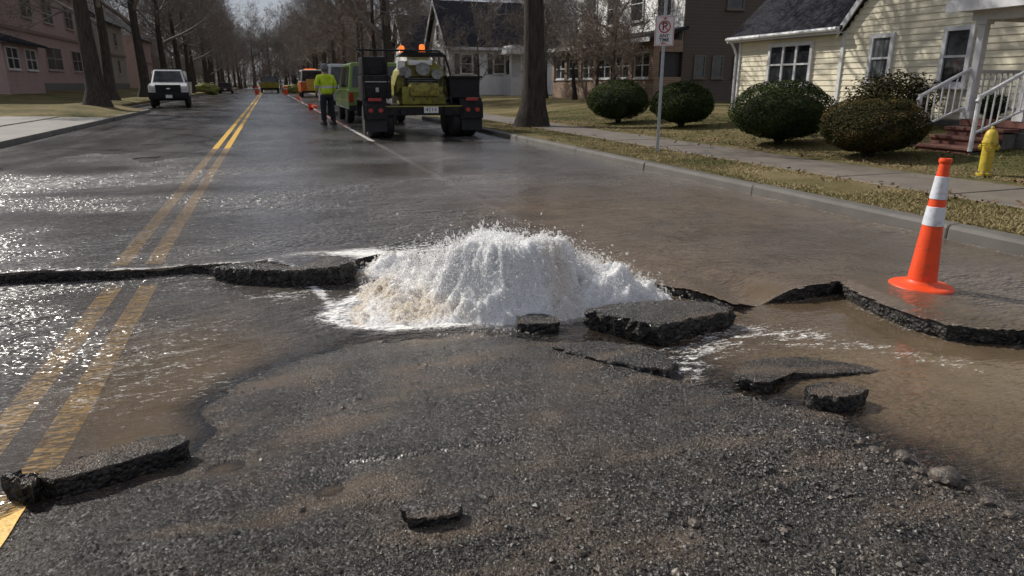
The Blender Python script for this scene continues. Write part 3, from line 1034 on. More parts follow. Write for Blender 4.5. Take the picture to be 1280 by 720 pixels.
# ------------------------------------------------------------------ the burst of white water
def burst_z(x, y):
    def hump(h, cx, cy_, rx, ry, p=1.4):
        return h * np.exp(-((((x - cx) / rx) ** 2 + ((y - cy_) / ry) ** 2) ** p))
    z = hump(.46, 1.29, 3.77, .44, .34, 1.9)
    z = np.maximum(z, hump(.37, .98, 3.86, .20, .27))
    z = np.maximum(z, hump(.44, 1.50, 3.72, .25, .28))
    z = np.maximum(z, hump(.28, 1.78, 3.60, .27, .25))
    z = np.maximum(z, hump(.15, 2.02, 3.54, .20, .17))
    z = np.maximum(z, hump(.13, .74, 4.15, .30, .36))
    z = np.maximum(z, hump(.13, .80, 4.70, .34, .16))
    r = 1 - np.abs(2 * fbm(x * 7, y * 7, 91, 3))
    th = np.arctan2(y - 3.82, x - 1.2); rad = np.hypot(x - 1.2, y - 3.82)
    sheet = (1 - np.abs(2 * fbm(th * 5.5, rad * 3.0, 99, 3))) ** 2
    fine = vn(th * 26, rad * 13, 92) * sstep(.04, .2, rad)
    sheet = sheet * sstep(.03, .22, rad) + .4 * (1 - sstep(.03, .22, rad))
    z = z * (.86 + .55 * fbm(x * 5, y * 5, 93, 3) + .16 * sheet) + .05 * (r - .5) * sstep(.02, .12, z) + (.016 * fine + .085 * np.abs(fbm(x * 15, y * 15, 94, 2)) + .012 * vn(x * 45, y * 45, 95)) * (.5 + .5 * sstep(.0, .15, z))
    z = np.where(z > .38, .38 + .08 * np.tanh((z - .38) / .08), z)
    return z - .075


xs_ = axis((.1, 2.3, .0085)); ys_ = axis((3.15, 4.95, .0085))
core = gridmesh('churning_core', xs_, ys_, burst_z, [MAT['foam_core']], keep=lambda X, Y, Z: Z > low_level(X, Y) - .012,
                attrs={'silt': lambda X, Y, Z: np.clip(.75 * sstep(.14, .02, Z) * sstep(1.1, .7, X) * sstep(-.25, .25, fbm(X * 4, Y * 4, 97, 3)) + .5 * np.exp(-((X - 1.5) / .1) ** 2 - ((Y - 3.5) / .2) ** 2), 0, 1)})


def spray(sources):
    octv = np.array([(1, 0, 0), (-1, 0, 0), (0, 1, 0), (0, -1, 0), (0, 0, 1), (0, 0, -1)], float)
    octf = np.array([(0, 2, 4), (2, 1, 4), (1, 3, 4), (3, 0, 4), (2, 0, 5), (1, 2, 5), (3, 1, 5), (0, 3, 5)])
    PS, VS, SZ, SI = [], [], [], []
    for (cx, cy_, rad, n, vz0, vz1, vh, bx_, by_, size, silt) in sources:
        a = rng.random(n) * 2 * np.pi; r = rad * np.sqrt(rng.random(n))
        p0 = np.stack([cx + r * np.cos(a), cy_ + r * .7 * np.sin(a), np.full(n, -.08)], -1)
        vz = vz0 + (vz1 - vz0) * rng.beta(2.2, 1.8, n)
        a2 = rng.random(n) * 2 * np.pi; q = vh * np.abs(rng.normal(0, 1, n)) * (1.25 - .5 * vz / vz1)
        V0 = np.stack([q * np.cos(a2) + bx_ + (r / max(rad, 1e-3)) * np.cos(a) * vh * .6, q * .8 * np.sin(a2) + by_, vz], -1)
        # clumping: jets share directions
        j = rng.integers(0, 140, n); jd = rng.normal(0, 1, (140, 3)) * (vh * .5, vh * .4, .11 * vz1)
        V0 = V0 * .7 + np.array([bx_, by_, (vz0 + vz1) / 2]) * .3 + jd[j] * .6
        t = rng.random(n) ** .85 * (2 * np.maximum(V0[:, 2], .1) / 9.81 + .02)
        P = p0 + V0 * t[:, None]; P[:, 2] -= 4.905 * t * t
        Vn = V0.copy(); Vn[:, 2] -= 9.81 * t
        ok = P[:, 2] > low_level(P[:, 0], P[:, 1]) - .01
        ok &= P[:, 2] > burst_z(P[:, 0], P[:, 1]) - .01
        s = size * np.exp(rng.normal(0, .48, n))
        PS.append(P[ok]); VS.append(Vn[ok]); SZ.append(s[ok]); SI.append(np.full(ok.sum(), silt) * rng.random(ok.sum()))
    # beads thrown up all over the churning surface
    n = 18000
    bx_ = rng.uniform(.15, 2.25, n); by_ = rng.uniform(3.2, 4.9, n); bz_ = burst_z(bx_, by_)
    ok = bz_ > low_level(bx_, by_) + .005
    bx_, by_, bz_ = bx_[ok], by_[ok], bz_[ok]
    PS.append(np.stack([bx_, by_, bz_ + rng.exponential(.016, len(bx_))], -1)); VS.append(rng.normal(0, 1, (len(bx_), 3)) + (0, 0, .8)); SZ.append(.0034 * np.exp(rng.normal(0, .5, len(bx_)))); SI.append(.35 * rng.random(len(bx_)) * (bx_ < .95))
    P = np.concatenate(PS); Vv = np.concatenate(VS); S = np.concatenate(SZ); SI = np.concatenate(SI)
    sp = np.linalg.norm(Vv, axis=1)[:, None] + 1e-6
    ez = Vv / sp
    rv = rng.normal(0, 1, P.shape)
    ex = np.cross(ez, rv); ex /= np.linalg.norm(ex, axis=1)[:, None] + 1e-9
    ey = np.cross(ez, ex)
    L = (1.0 + 3.0 * rng.random(len(P)) ** 3)[:, None, None]
    W = octv[None, :, 0:1] * ex[:, None] + octv[None, :, 1:2] * ey[:, None] + octv[None, :, 2:3] * ez[:, None] * L
    V = (P[:, None] + W * S[:, None, None]).reshape(-1, 3)
    Fc = (octf[None] + (np.arange(len(P)) * 6)[:, None, None]).reshape(-1, 3)
    me = mesh_np('spray_drops', V, Fc, [MAT['spray']], True)
    vattr(me, 'silt', np.repeat(SI, 6))
    return me


burst = empty('water_burst', (HOLE[0], HOLE[1], -.1))
tag(burst, 'tall white burst of water gushing up out of the broken road', 'water', kind='stuff')
o = link('churning_core', core, burst); o.location = (-HOLE[0], -HOLE[1], .1); o['kind'] = 'stuff'
sp_me = spray([
    (1.22, 3.80, .22, 70000, 1.6, 2.85, .52, .06, 0, .0026, .05),
    (1.25, 3.80, .30, 9000, 1.9, 2.95, .55, .05, 0, .0032, .0),
    (1.02, 3.88, .12, 30000, 1.5, 2.9, .32, -.12, 0, .0026, .05),
    (1.50, 3.70, .20, 50000, 1.2, 2.75, .50, .20, -.05, .0026, .05),
    (1.85, 3.58, .18, 30000, .7, 1.9, .50, .30, -.05, .0026, .1),
    (.95, 3.95, .15, 3500, 1.6, 2.9, .5, -.35, 0, .0024, .05),
    (1.75, 3.6, .2, 4000, 1.0, 2.2, .6, .35, 0, .0024, .05),
    (.78, 4.15, .30, 7000, .6, 1.3, .40, -.1, 0, .003, .45),
    (1.15, 3.55, .5, 7000, .4, 1.2, .45, 0, -.1, .004, .2),
    (1.2, 3.75, .25, 7000, 2.1, 3.25, .62, 0, 0, .0024, .0),
])
o = link('spray_drops', sp_me, burst); o.location = (-HOLE[0], -HOLE[1], .1); o['kind'] = 'stuff'

def ropes(n, seed):
    r_ = np.random.default_rng(seed)
    x = r_.uniform(.35, 2.2, n * 8); y = r_.uniform(3.3, 4.5, n * 8); z = burst_z(x, y)
    k = r_.random(n * 8) < np.clip((z + .03) / .36, 0, 1) ** 1.2 * (z > low_level(x, y) + .02)
    x, y, z = x[k][:n], y[k][:n], z[k][:n]; n = len(x)
    e = .02
    nx = -(burst_z(x + e, y) - burst_z(x - e, y)) / (2 * e); ny = -(burst_z(x, y + e) - burst_z(x, y - e)) / (2 * e)
    N = np.stack([np.clip(nx, -1.5, 1.5), np.clip(ny, -1.5, 1.5), np.ones(n)], -1); N /= np.linalg.norm(N, axis=1)[:, None]
    out = np.stack([x - 1.25, (y - 3.8) * 1.2, np.zeros(n)], -1)
    v0 = (N * .25 + out * .4 + r_.normal(0, .42, (n, 3)) + (0, 0, .7)) * (.5 + .8 * r_.random((n, 1)))
    sp_ = np.linalg.norm(v0, axis=1)[:, None]; v0 = v0 * np.minimum(1, 1.0 / sp_)
    T_ = (.025 + .085 * r_.random(n) ** 2)[:, None]
    R0 = (.0035 + .006 * r_.random(n) ** 2)[:, None]
    V = []; S = 6
    wob = r_.normal(0, .006, (n, S, 3))
    for s in range(S):
        t = T_ * s / (S - 1)
        P = np.stack([x, y, z - .012], -1) + v0 * t; P[:, 2] -= 4.9 * t[:, 0] ** 2
        P = P + wob[:, s] * (s / S)
        rad = R0 * (1.25 - 1.1 * s / (S - 1)) * (1 + .5 * r_.random((n, 1)))
        d = v0.copy(); d[:, 2] -= 9.8 * t[:, 0]; d /= np.linalg.norm(d, axis=1)[:, None] + 1e-9
        a = np.cross(d, (0.3, .9, .1)); a /= np.linalg.norm(a, axis=1)[:, None] + 1e-9
        b = np.cross(d, a)
        for q in range(4):
            V.append(P + rad * (a * math.cos(q * 1.5708) + b * math.sin(q * 1.5708)))
    V = np.stack(V, 1).reshape(-1, 3)
    base = (np.arange(n) * S * 4)[:, None]
    F = np.concatenate([base + np.array([s * 4 + q, s * 4 + (q + 1) % 4, s * 4 + 4 + (q + 1) % 4, s * 4 + 4 + q]) for s in range(S - 1) for q in range(4)])
    me = mesh_np('water_ropes', V, F, [MAT['spray']], True)
    vattr(me, 'silt', np.zeros(len(V)))
    return me


o = link('water_ropes', ropes(520, 31), burst); o.location = (-HOLE[0], -HOLE[1], .1); o['kind'] = 'stuff'

# ------------------------------------------------------------------ road paint
def strip(name, xc, wid, ys, zf, mat, label):
    V = []; F = []
    for i, y in enumerate(ys):
        for k in range(5):
            x = xc + (k / 4 - .5) * wid
            V.append((x, y, float(zf(x, y)) + .0035))
    for i in range(len(ys) - 1):
        for k in range(4):
            q = i * 5 + k
            F.append((q, q + 1, q + 6, q + 5))
    me = mesh_np(name, V, F, [mat], True)
    o = link(name, me)
    return tag(o, label, kind='structure')


for xc, nm in ((-.905, 'inner'), (-1.125, 'outer')):
    # where the line leaves the unbroken street
    yb = max(p[1] for p in EDGE if -2.2 < p[0] < -.6) + .02
    ys = np.concatenate([np.arange(yb, 9, .1), np.arange(9, 60, 1.5), np.arange(60, 180, 10)])
    strip('yellow_centre_line', xc, .115, ys, road_z, MAT['yellow_line'], 'worn yellow centre line running up the unbroken wet street')
    strip('yellow_centre_line', xc, .115, np.arange(-3, yb - .06, .03), bed_z, MAT['yellow_line'], 'worn yellow centre line under water on the sunken road')
ys = np.concatenate([np.arange(5.8, 12, .2), np.arange(12, 90, 2.0)])
strip('white_parking_line', 2.13, .10, ys, road_z, MAT['white_line'], 'faded white parking lane line on wet asphalt')

# ------------------------------------------------------------------ kerbs and walks
def kerb_run(name, pts, out, label):
    """pts: face line; out: +1 verge lies at +X"""
    mb = MB()
    prof = [(0, -.12), (0.012, .10), (.03, .125), (.15, .13), (.15, -.12)]
    rows = []
    for x, y in pts:
        rows.append([(x + out * a, y, b) for a, b in prof])
    vs = [p for r_ in rows for p in r_]
    n = len(prof)
    fs = [(i * n + k, (i + 1) * n + k, (i + 1) * n + k + 1, i * n + k + 1) for i in range(len(rows) - 1) for k in range(n - 1)]
    mb._add(vs, fs)
    return tag(mb.build(name, MAT['kerb'], smooth=True), label, kind='structure')


kerb = kerb_run('kerb', [(KX, y) for y in np.arange(59.5, 260, 10)], 1, 'concrete kerb')
kerb_run('kerb', [(KX, y) for y in (-25, -6.02)], 1, 'concrete kerb')
km = MB()
kp = [(0, -.12), (0.010, .095), (.018, .118), (.035, .127), (.15, .131), (.15, -.12)]
for a_, b_ in ((0, 1.245),):
    rows = [[(p_[0] + (.006 if e_ else 0), yy_, p_[1] - (.006 if e_ else 0)) for p_ in kp] for yy_, e_ in ((0, 1), (.012, 0), (2.50, 0), (2.512, 1))]
    n_ = len(kp)
    km._add([p_ for r_ in rows for p_ in r_], [(i * n_ + k, (i + 1) * n_ + k, (i + 1) * n_ + (k + 1) % n_, i * n_ + (k + 1) % n_) for i in range(3) for k in range(n_)] + [tuple(range(n_)), tuple(3 * n_ + k for k in range(n_))])
kme = km.mesh('kerb_stone', MAT['kerb'])
for i in range(26):
    o = link('kerb_stone', kme, kerb); o.location = (KX + random.uniform(-.004, .004), -6.0 + i * 2.52, random.uniform(-.004, .004)); o.rotation_euler = (0, random.uniform(-.008, .008), random.uniform(-.0015, .0015))

kerb_run('kerb', [(left_edge(y), y) for y in np.concatenate([np.arange(28, 42, .3), np.arange(42, 260, 10)])], -1, 'concrete kerb')
kerb_run('kerb', [(left_edge(y), y) for y in np.arange(-25, 16.6, 1)], -1, 'concrete kerb')
walk = empty('sidewalk', (0, 0, 0)); tag(walk, kind='structure')
ws = MB(); ws.box((0, 0, -.06), (1.3, 1.485, .12), bev=.012)
slab_me = ws.mesh('paving_slab', MAT['concrete_wet'])
y = -6.0; k = 0
while y < 75:
    o = link('paving_slab', slab_me, walk); o.location = (7.25, y, .148 + random.uniform(-.004, .004) + float(T(7.25, y)) - .145)
    o.rotation_euler = (random.uniform(-.004, .004), random.uniform(-.006, .006), 0)
    y += 1.5; k += 1
far_ = MB(); far_.box((7.25, 160, .085), (1.3, 168, .12)); far_.build('far_paving', MAT['concrete_wet'], walk)
# concrete apron of the driveway across the street
apron = empty('driveway_apron', (0, 0, 0)); tag(apron, kind='structure')
for i, x0 in enumerate((-10.2, -8.55, -6.9)):
    for j in range(4):
        b = MB()
        y0 = 16.6 + j * 2.85
        xa, xb = x0, x0 + 1.62
        b.box(((xa + xb) / 2, y0 + 1.4, .055 + .012 * (3 - i) + .04 * (i < 2)), (1.62, 2.82, .14), rot=(0, R(1.0), 0), bev=.015)
        b.build('concrete_panel', MAT['concrete'], apron)

# ================================================================== SLABS AND RUBBLE
def slab(name, px, ztop, thick, label, cat, seed, jag=.022, step=.024, dome=.003, rough=.0016, undercut=.12, group=None, tilt=(0, 0)):
    pts = [g(x, y, ztop) for x, y in px]
    ln = resample(pts, step, jag, seed, True)
    P = np.array(ln); c = P.mean(0); Q = P - c
    r_ = np.random.default_rng(seed)
    n = len(Q)
    V = []; F = []; mi = []
    def ring(k, z, jit=0.0, jz=0.0):
        b = len(V)
        f = np.asarray(k) * (1 + jit * (r_.random(n) - .5))
        q = Q * f[:, None] if f.ndim else Q * f
        for (x, y_), h in zip(q, z + jz * (r_.random(n) - .5)): V.append((x, y_, h))
        return b
    rings = [ring(np.full(n, k), np.full(n, thick + dome * (1 - k * k)), 0, rough * (k < 1)) for k in (.3, .55, .75, .9, .97)]
    sides = [rings[-1]]
    for t in (.06, .22, .42, .62, .82, 1.0):
        w_ = 1.0 - undercut * max(0, t - .25) ** 1.3
        sides.append(ring(np.full(n, w_), np.full(n, thick * (1 - t)), .10 if t > .1 else .02, thick * .2 if t < 1 else 0))
    ctr = len(V); V.append((0, 0, thick + dome))
    for i in range(n): F.append((ctr, rings[0] + i, rings[0] + (i + 1) % n)); mi.append(0)
    for a, b in zip(rings[:-1], rings[1:]):
        for i in range(n): F.append((a + i, b + i, b + (i + 1) % n, a + (i + 1) % n)); mi.append(0)
    for j, (a, b) in enumerate(zip(sides[:-1], sides[1:])):
        for i in range(n): F.append((a + i, b + i, b + (i + 1) % n, a + (i + 1) % n)); mi.append(0 if j == 0 else 1)
    F.append(tuple(sides[-1] + i for i in range(n - 1, -1, -1))); mi.append(1)
    me = bpy.data.meshes.new(name)
    me.from_pydata([tuple(map(float, v)) for v in V], [], F)
    me.materials.append(MAT['slab']); me.materials.append(MAT['fracture'])
    me.polygons.foreach_set('material_index', np.array(mi, np.int32)); me.update()
    o = link(name, me); o.location = (c[0], c[1], ztop - thick)
    o.rotation_euler = (tilt[0], tilt[1], 0)
    return tag(o, label, cat, group)


GB = 'broken pieces of asphalt lying in the water'
slab('asphalt_slab', [(729, 388), (760, 381), (800, 376), (850, 373), (890, 376), (918, 386), (900, 391), (862, 399), (826, 408), (800, 404), (770, 397)], .075, .15, 'largest tilted asphalt slab lying against the white burst of water', 'asphalt slab', 1, group=GB, tilt=(R(-1.0), R(1.0)))
slab('asphalt_slab', [(262, 330), (330, 322), (395, 321), (436, 325), (444, 331), (426, 336), (380, 339), (330, 337)], .078, .17, 'thick lifted plate of road jutting towards the white burst', 'asphalt slab', 9, .014, group=GB, tilt=(R(-.6), R(-2.6)))
slab('asphalt_chunk', [(646, 396), (660, 392), (680, 392), (697, 396), (699, 402), (686, 405), (660, 405), (647, 402)], .02, .085, 'small blunt asphalt chunk standing in front of the white water', 'asphalt chunk', 2, .012, .02, group=GB)
slab('asphalt_slab', [(690, 431), (740, 427), (800, 431), (833, 440), (842, 452), (838, 461), (800, 458), (745, 448)], .022, .085, 'thin asphalt plate ending in a ragged tip at the dry mound', 'asphalt slab', 3, .02, group=GB)
slab('asphalt_slab', [(915, 468), (925, 457), (950, 449), (1000, 443), (1060, 445), (1125, 452), (1100, 462), (1040, 468), (990, 471), (964, 478), (960, 487), (940, 488), (922, 482)], -.014, .10, 'half drowned rounded asphalt tongue with a broken near end', 'asphalt slab', 4, .016, group=GB, tilt=(R(-3.0), R(4.0)))
slab('asphalt_chunk', [(1007, 483), (1028, 478), (1066, 479), (1086, 487), (1078, 492), (1048, 497), (1016, 493)], .036, .10, 'flat topped asphalt chunk standing in the brown water by the tongue', 'asphalt chunk', 5, .014, .018, group=GB)
slab('asphalt_chunk', [(500, 632), (520, 626), (556, 624), (577, 630), (574, 640), (545, 647), (510, 647)], .046, .075, 'dark asphalt chunk lying alone on the gravelly mound', 'asphalt chunk', 6, .012, .016, undercut=.3, group=GB)
slab('asphalt_slab', [(44, 594), (70, 583), (120, 564), (187, 545), (222, 542), (237, 549), (215, 560), (160, 576), (100, 592), (62, 602)], .045, .10, 'long curved asphalt slab beside the yellow line and muddy water', 'asphalt slab', 7, .014, group=GB)
slab('asphalt_chunk', [(2, 594), (20, 590), (42, 592), (50, 600), (40, 610), (14, 608)], .035, .085, 'crumbled asphalt lump on the yellow line at the long slab', 'asphalt chunk', 8, .03, .016, undercut=.3, rough=.02, group=GB)


def rock(px, py, r, label, seed, flat=.7, group='stones at the water edge'):
    x, y = g(px, py, 0)
    mb = MB(); mb.ico((0, 0, 0), (r, r * .85, r * flat), 3, .10, seed)
    me = mb.mesh('stone', MAT['stone'], True)
    V = np.array([v.co for v in me.vertices])
    d = 1 + .35 * fbm(V[:, 0] / r * 1.1 + seed, V[:, 1] / r * 1.1 + V[:, 2] / r, seed, 3)
    me.vertices.foreach_set('co', (V * d[:, None]).astype(np.float32).ravel()); me.update()
    o = link('stone', me); o.location = (x, y, float(bed_z(x, y)) + r * flat * .55); o.rotation_euler = (0, 0, seed)
    return tag(o, label, 'stone', group)


rock(1183, 592, .046, 'largest rounded brown stone at the edge of muddy water', 3)
rock(1128, 566, .030, 'smaller dark stone left of the largest rounded stone', 5)
rock(1095, 556, .022, 'lowest flat stone half sunk in mud by the water', 8, .5)
for i_, (px_, py_, r_k) in enumerate(((1150, 583, .018), (1212, 603, .016), (1160, 600, .014), (1075, 548, .015), (1235, 622, .02), (1050, 540, .013), (1205, 588, .012), (1110, 575, .014), (985, 515, .013), (1262, 640, .017))):
    rock(px_, py_, r_k, 'pebble sized dark stone scattered along the muddy right shore', 21 + i_, .6, 'little stones along the muddy shore')
rock(868, 650, .020, 'small dark stone alone among gravel of the mound', 11, .6)


# gravel: loose stones thrown over the dry mound
def gravel(n, seed):
    r_ = np.random.default_rng(seed)
    x = r_.uniform(-1.3, 3.0, n * 3); y = r_.uniform(.85, 3.1, n * 3)
    d = polydist(x, y, MOUND, True); ins = inpoly(x, y, MOUND)
    dens = np.where(ins, .05 + .95 * sstep(2.05, 1.45, y - .10 * x), .0) * (.35 + 1.3 * np.clip(fbm(x * 1.8, y * 1.8, 15, 3) + .45, 0, 1))
    dens += np.where(ins, .8 * np.exp(-(d / .12) ** 2) * (x > 1.4), 0)
    k = r_.random(len(x)) < dens
    x, y = x[k][:n], y[k][:n]
    n = len(x)
    s = .0020 * np.exp(r_.normal(0, .55, n)) * (1 + .55 * sstep(1.9, 1.3, y - .1 * x))
    s = np.clip(s, .0015, .017)
    z = bed_z(x, y) + s * .3
    bm = bmesh.new(); bmesh.ops.create_icosphere(bm, subdivisions=1, radius=1)
    iv = np.array([v.co for v in bm.verts]); bm.verts.index_update()
    jf = np.array([[v.index for v in f.verts] for f in bm.faces]); bm.free()
    # coarse: only octahedra for the tiniest
    octv = np.array([(1, 0, 0), (-1, 0, 0), (0, 1, 0), (0, -1, 0), (0, 0, 1), (0, 0, -1)], float)
    octf = np.array([(0, 2, 4), (2, 1, 4), (1, 3, 4), (3, 0, 4), (2, 0, 5), (1, 2, 5), (3, 1, 5), (0, 3, 5)])
    a = r_.random(n) * 6.283
    j = 1 + .5 * (r_.random((n, 6)) - .5)
    sx = s * r_.uniform(.8, 1.5, n); sy = s * r_.uniform(.6, 1.0, n); sz = s * r_.uniform(.45, .8, n)
    B = octv[None] * j[:, :, None]
    bx_ = B[:, :, 0] * sx[:, None]; by_ = B[:, :, 1] * sy[:, None]; bz_ = B[:, :, 2] * sz[:, None]
    tl = r_.normal(0, .4, n)[:, None]
    bx2 = bx_ * np.cos(tl) + bz_ * np.sin(tl); bz2 = -bx_ * np.sin(tl) + bz_ * np.cos(tl)
    X = x[:, None] + bx2 * np.cos(a)[:, None] - by_ * np.sin(a)[:, None]
    Y = y[:, None] + bx2 * np.sin(a)[:, None] + by_ * np.cos(a)[:, None]
    Z = z[:, None] + bz2
    V = np.stack([X, Y, Z], -1).reshape(-1, 3)
    F = (octf[None] + (np.arange(n) * 6)[:, None, None]).reshape(-1, 3)
    me = mesh_np('gravel', V, F, [MAT['pebble']], False)
    vattr(me, 'tone', np.repeat(np.clip(r_.beta(1.3, 3.0, n), 0, 1), 6))
    return tag(link('gravel', me), 'loose wet gravel scattered over the broken asphalt mound', 'gravel', kind='stuff')


gravel(34000, 5)

# ================================================================== STREET THINGS
def place_z(x, y):
    return float(T(x, y))


# ---- traffic cone
cx, cy_ = g(1150, 362, .02)
cone = empty('traffic_cone', (cx, cy_, float(road_z(cx, cy_)) + .006), .3)
tag(cone, 'orange traffic cone with two white bands standing in the water', 'traffic cone')
mb = MB()
mb.lathe([(.15, 0), (.178, .003), (.184, .014), (.178, .024), (.162, .03), (.112, .032), (.092, .048), (.084, .058)], n=28)
mb.build('base', MAT['rubber_orange'], cone, True)
CH = .80
def cr(z): return .083 - (.083 - .026) * (z - .058) / (CH - .058)
mb = MB(); mb.lathe([(cr(.058), .058), (cr(.3), .30), (cr(.5), .50), (cr(.66), .66), (cr(CH - .03), CH - .03), (.034, CH - .025), (.036, CH - .012), (.033, CH), (.02, CH), (.018, CH - .04)], n=28)
mb.build('cone_body', MAT['rubber_orange'], cone, True)
for z0, z1 in ((.40, .515), (.56, .695)):
    mb = MB(); mb.lathe([(cr(z0) + .0005, z0), (cr(z0) + .003, z0 + .002), (cr(z1) + .003, z1 - .002), (cr(z1) + .0005, z1)], n=28)
    mb.build('reflective_band', MAT['reflective_band'], cone, True)
mb = MB(); mb.lathe([(.15, -.012), (.170, -.008), (.170, .002), (.15, .003)], n=28)
mb.build('rubber_foot', MAT['black_rubber'], cone, True)
cone.rotation_euler = (R(.6), R(.8), .3)

# ---- no-parking sign
sx, sy = 6.22, 10.42
post = empty('no_parking_sign', (sx, sy, place_z(sx, sy)), R(-25))
tag(post, 'white no parking sign plate on a grey metal post by the kerb', 'sign')
mb = MB()
mb.box((0, 0, 1.4), (.045, .012, 3.1)); mb.box((-.02, -.012, 1.4), (.008, .02, 3.1)); mb.box((.02, -.012, 1.4), (.008, .02, 3.1))
mb.build('post', MAT['galvanised'], post)
SZ = 1.96
mb = MB(); mb.box((0, -.026, SZ), (.31, .006, .46), bev=.002)
plate = mb.build('sign_plate', simple('sign_white', (.68, .66, .68), .35, var=.05, dirt=((.5, .45, .45), .4)), post)
RED = simple('sign_red', (.42, .03, .035), .4, var=.15)
BLK = simple('sign_black', (.015, .015, .018), .4)
def ring_mb(c, r0, r1, yy, n=32):
    m_ = MB(); vs = []
    for k in range(n):
        a = 2 * math.pi * k / n
        vs += [(c[0] + r0 * math.cos(a), yy, c[1] + r0 * math.sin(a)), (c[0] + r1 * math.cos(a), yy, c[1] + r1 * math.sin(a))]
    m_._add(vs, [(2 * k, 2 * k + 1, (2 * k + 3) % (2 * n), (2 * k + 2) % (2 * n)) for k in range(n)])
    return m_
ring_mb((0, SZ + .065), .077, .098, -.0325).build('prohibition_ring', RED, plate)
mb = MB(); mb.box((0, -.0335, SZ + .065), (.016, .001, .165), rot=(0, R(-45), 0)); mb.build('prohibition_slash', RED, plate)
mb = MB()
for s_ in (1, -1):
    for a, b in (((-.14, SZ + s_ * .215), (.14, SZ + s_ * .215)),):
        mb.box((0, -.0325, SZ + s_ * .216), (.285, .001, .006))
    mb.box((s_ * .142, -.0325, SZ), (.006, .001, .432))
mb.build('border', RED, plate)
mb = MB(); mb.prism([(-.035, SZ + .19), (0, SZ + .175), (.035, SZ + .19), (0, SZ + .208)], 'Y', -.0335, -.032); mb.build('arrow', RED, plate)
mb = MB(); mb.prism([(-.06, SZ - .188), (-.03, SZ - .2), (.06, SZ - .188), (-.03, SZ - .176)], 'Y', -.0335, -.032); mb.build('arrow', RED, plate)


def text(name, s, size, loc, mat, parent, rot=(R(90), 0, 0), bold=0.0):
    cu = bpy.data.curves.new(name, 'FONT')
    cu.body = s; cu.size = size; cu.align_x = 'CENTER'; cu.align_y = 'CENTER'; cu.extrude = .0006; cu.offset = bold
    o_ = bpy.data.objects.new(name, cu); col.objects.link(o_)
    cu.materials.append(mat)
    bpy.context.view_layer.update()
    me_ = bpy.data.meshes.new_from_object(o_); me_.name = name
    bpy.data.objects.remove(o_, do_unlink=True)
    o_ = link(name, me_, parent, loc); o_.rotation_euler = rot
    return o_


text('letter_p', 'P', .17, (0, -.0325, SZ + .065), BLK, plate, bold=.003)
text('lettering', 'ANY', .075, (0, -.0325, SZ - .075), BLK, plate, bold=.0015)
text('lettering', 'TIME', .075, (0, -.0325, SZ - .14), BLK, plate, bold=.0015)
for z_ in (SZ + .16, SZ - .16):
    mb = MB(); mb.cyl((0, -.032, z_), .009, .006, 'Y', 8); mb.build('bolt', MAT['galvanised'], post)

# ---- hydrant
hx, hy = 8.29, 6.12
hyd = empty('fire_hydrant', (hx, hy, place_z(hx, hy)), R(-60)); hyd.scale = (.70, .70, .86)
tag(hyd, 'yellow fire hydrant standing on the lawn beside the sidewalk', 'fire hydrant')
mb = MB(); mb.lathe([(.13, 0), (.13, .035), (.10, .045), (.098, .10), (.10, .30), (.098, .42), (.112, .43), (.112, .46), (.095, .47)], n=20); mb.build('barrel', MAT['hydrant_yellow'], hyd, True)
mb = MB(); mb.lathe([(.122, .455), (.125, .475), (.11, .50), (.105, .56), (.085, .61), (.055, .64), (.03, .65), (.03, .675), (.022, .69)], n=20); mb.build('bonnet', MAT['hydrant_yellow'], hyd, True)
for a in (0, 180, 270):
    v = Vector((math.cos(R(a)), math.sin(R(a)), 0))
    rr_ = .034 if a != 270 else .05
    mb = MB(); mb.tube([v * .08 + Vector((0, 0, .385)), v * .12 + Vector((0, 0, .40))], rr_ * .9, 14); mb.tube([v * .12 + Vector((0, 0, .40)), v * .15 + Vector((0, 0, .40))], rr_ * 1.12, 8); mb.tube([v * .15 + Vector((0, 0, .40)), v * .165 + Vector((0, 0, .40))], .015, 5)
    mb.build('nozzle_cap', MAT['hydrant_yellow'], hyd)
for k in range(8):
    a = k * math.pi / 4
    mb = MB(); mb.cyl((.117 * math.cos(a), .117 * math.sin(a), .05), .011, .03, n=6); mb.build('flange_bolt', MAT['grey_metal'], hyd)


# ---- wheels
def wheel(parent, loc, r, wd, dual=False, hub='grey'):
    w_ = MB()
    sh = wd / 2
    w_.lathe([(r * .62, -sh * .9), (r * .85, -sh), (r * .96, -sh * .82), (r, -sh * .55), (r, sh * .55), (r * .96, sh * .82), (r * .85, sh), (r * .62, sh * .9)], axis='X', n=24)
    t_ = w_.build('tyre', MAT['black_rubber'], parent, True)
    t_.location = loc
    m_ = MB(); m_.lathe([(r * .62, -sh * .75), (r * .55, -sh * .8), (r * .5, -sh * .45), (r * .2, -sh * .35), (r * .18, -sh * .7), (r * .08, -sh * .75), (r * .08, sh * .75), (r * .18, sh * .7), (r * .2, sh * .35), (r * .5, sh * .45), (r * .55, sh * .8), (r * .62, sh * .75)], axis='X', n=20)
    m_.build('rim', MAT['chrome'] if hub == 'chrome' else MAT['grey_metal'], t_, True)
    t_.name = 'wheel'
    return t_


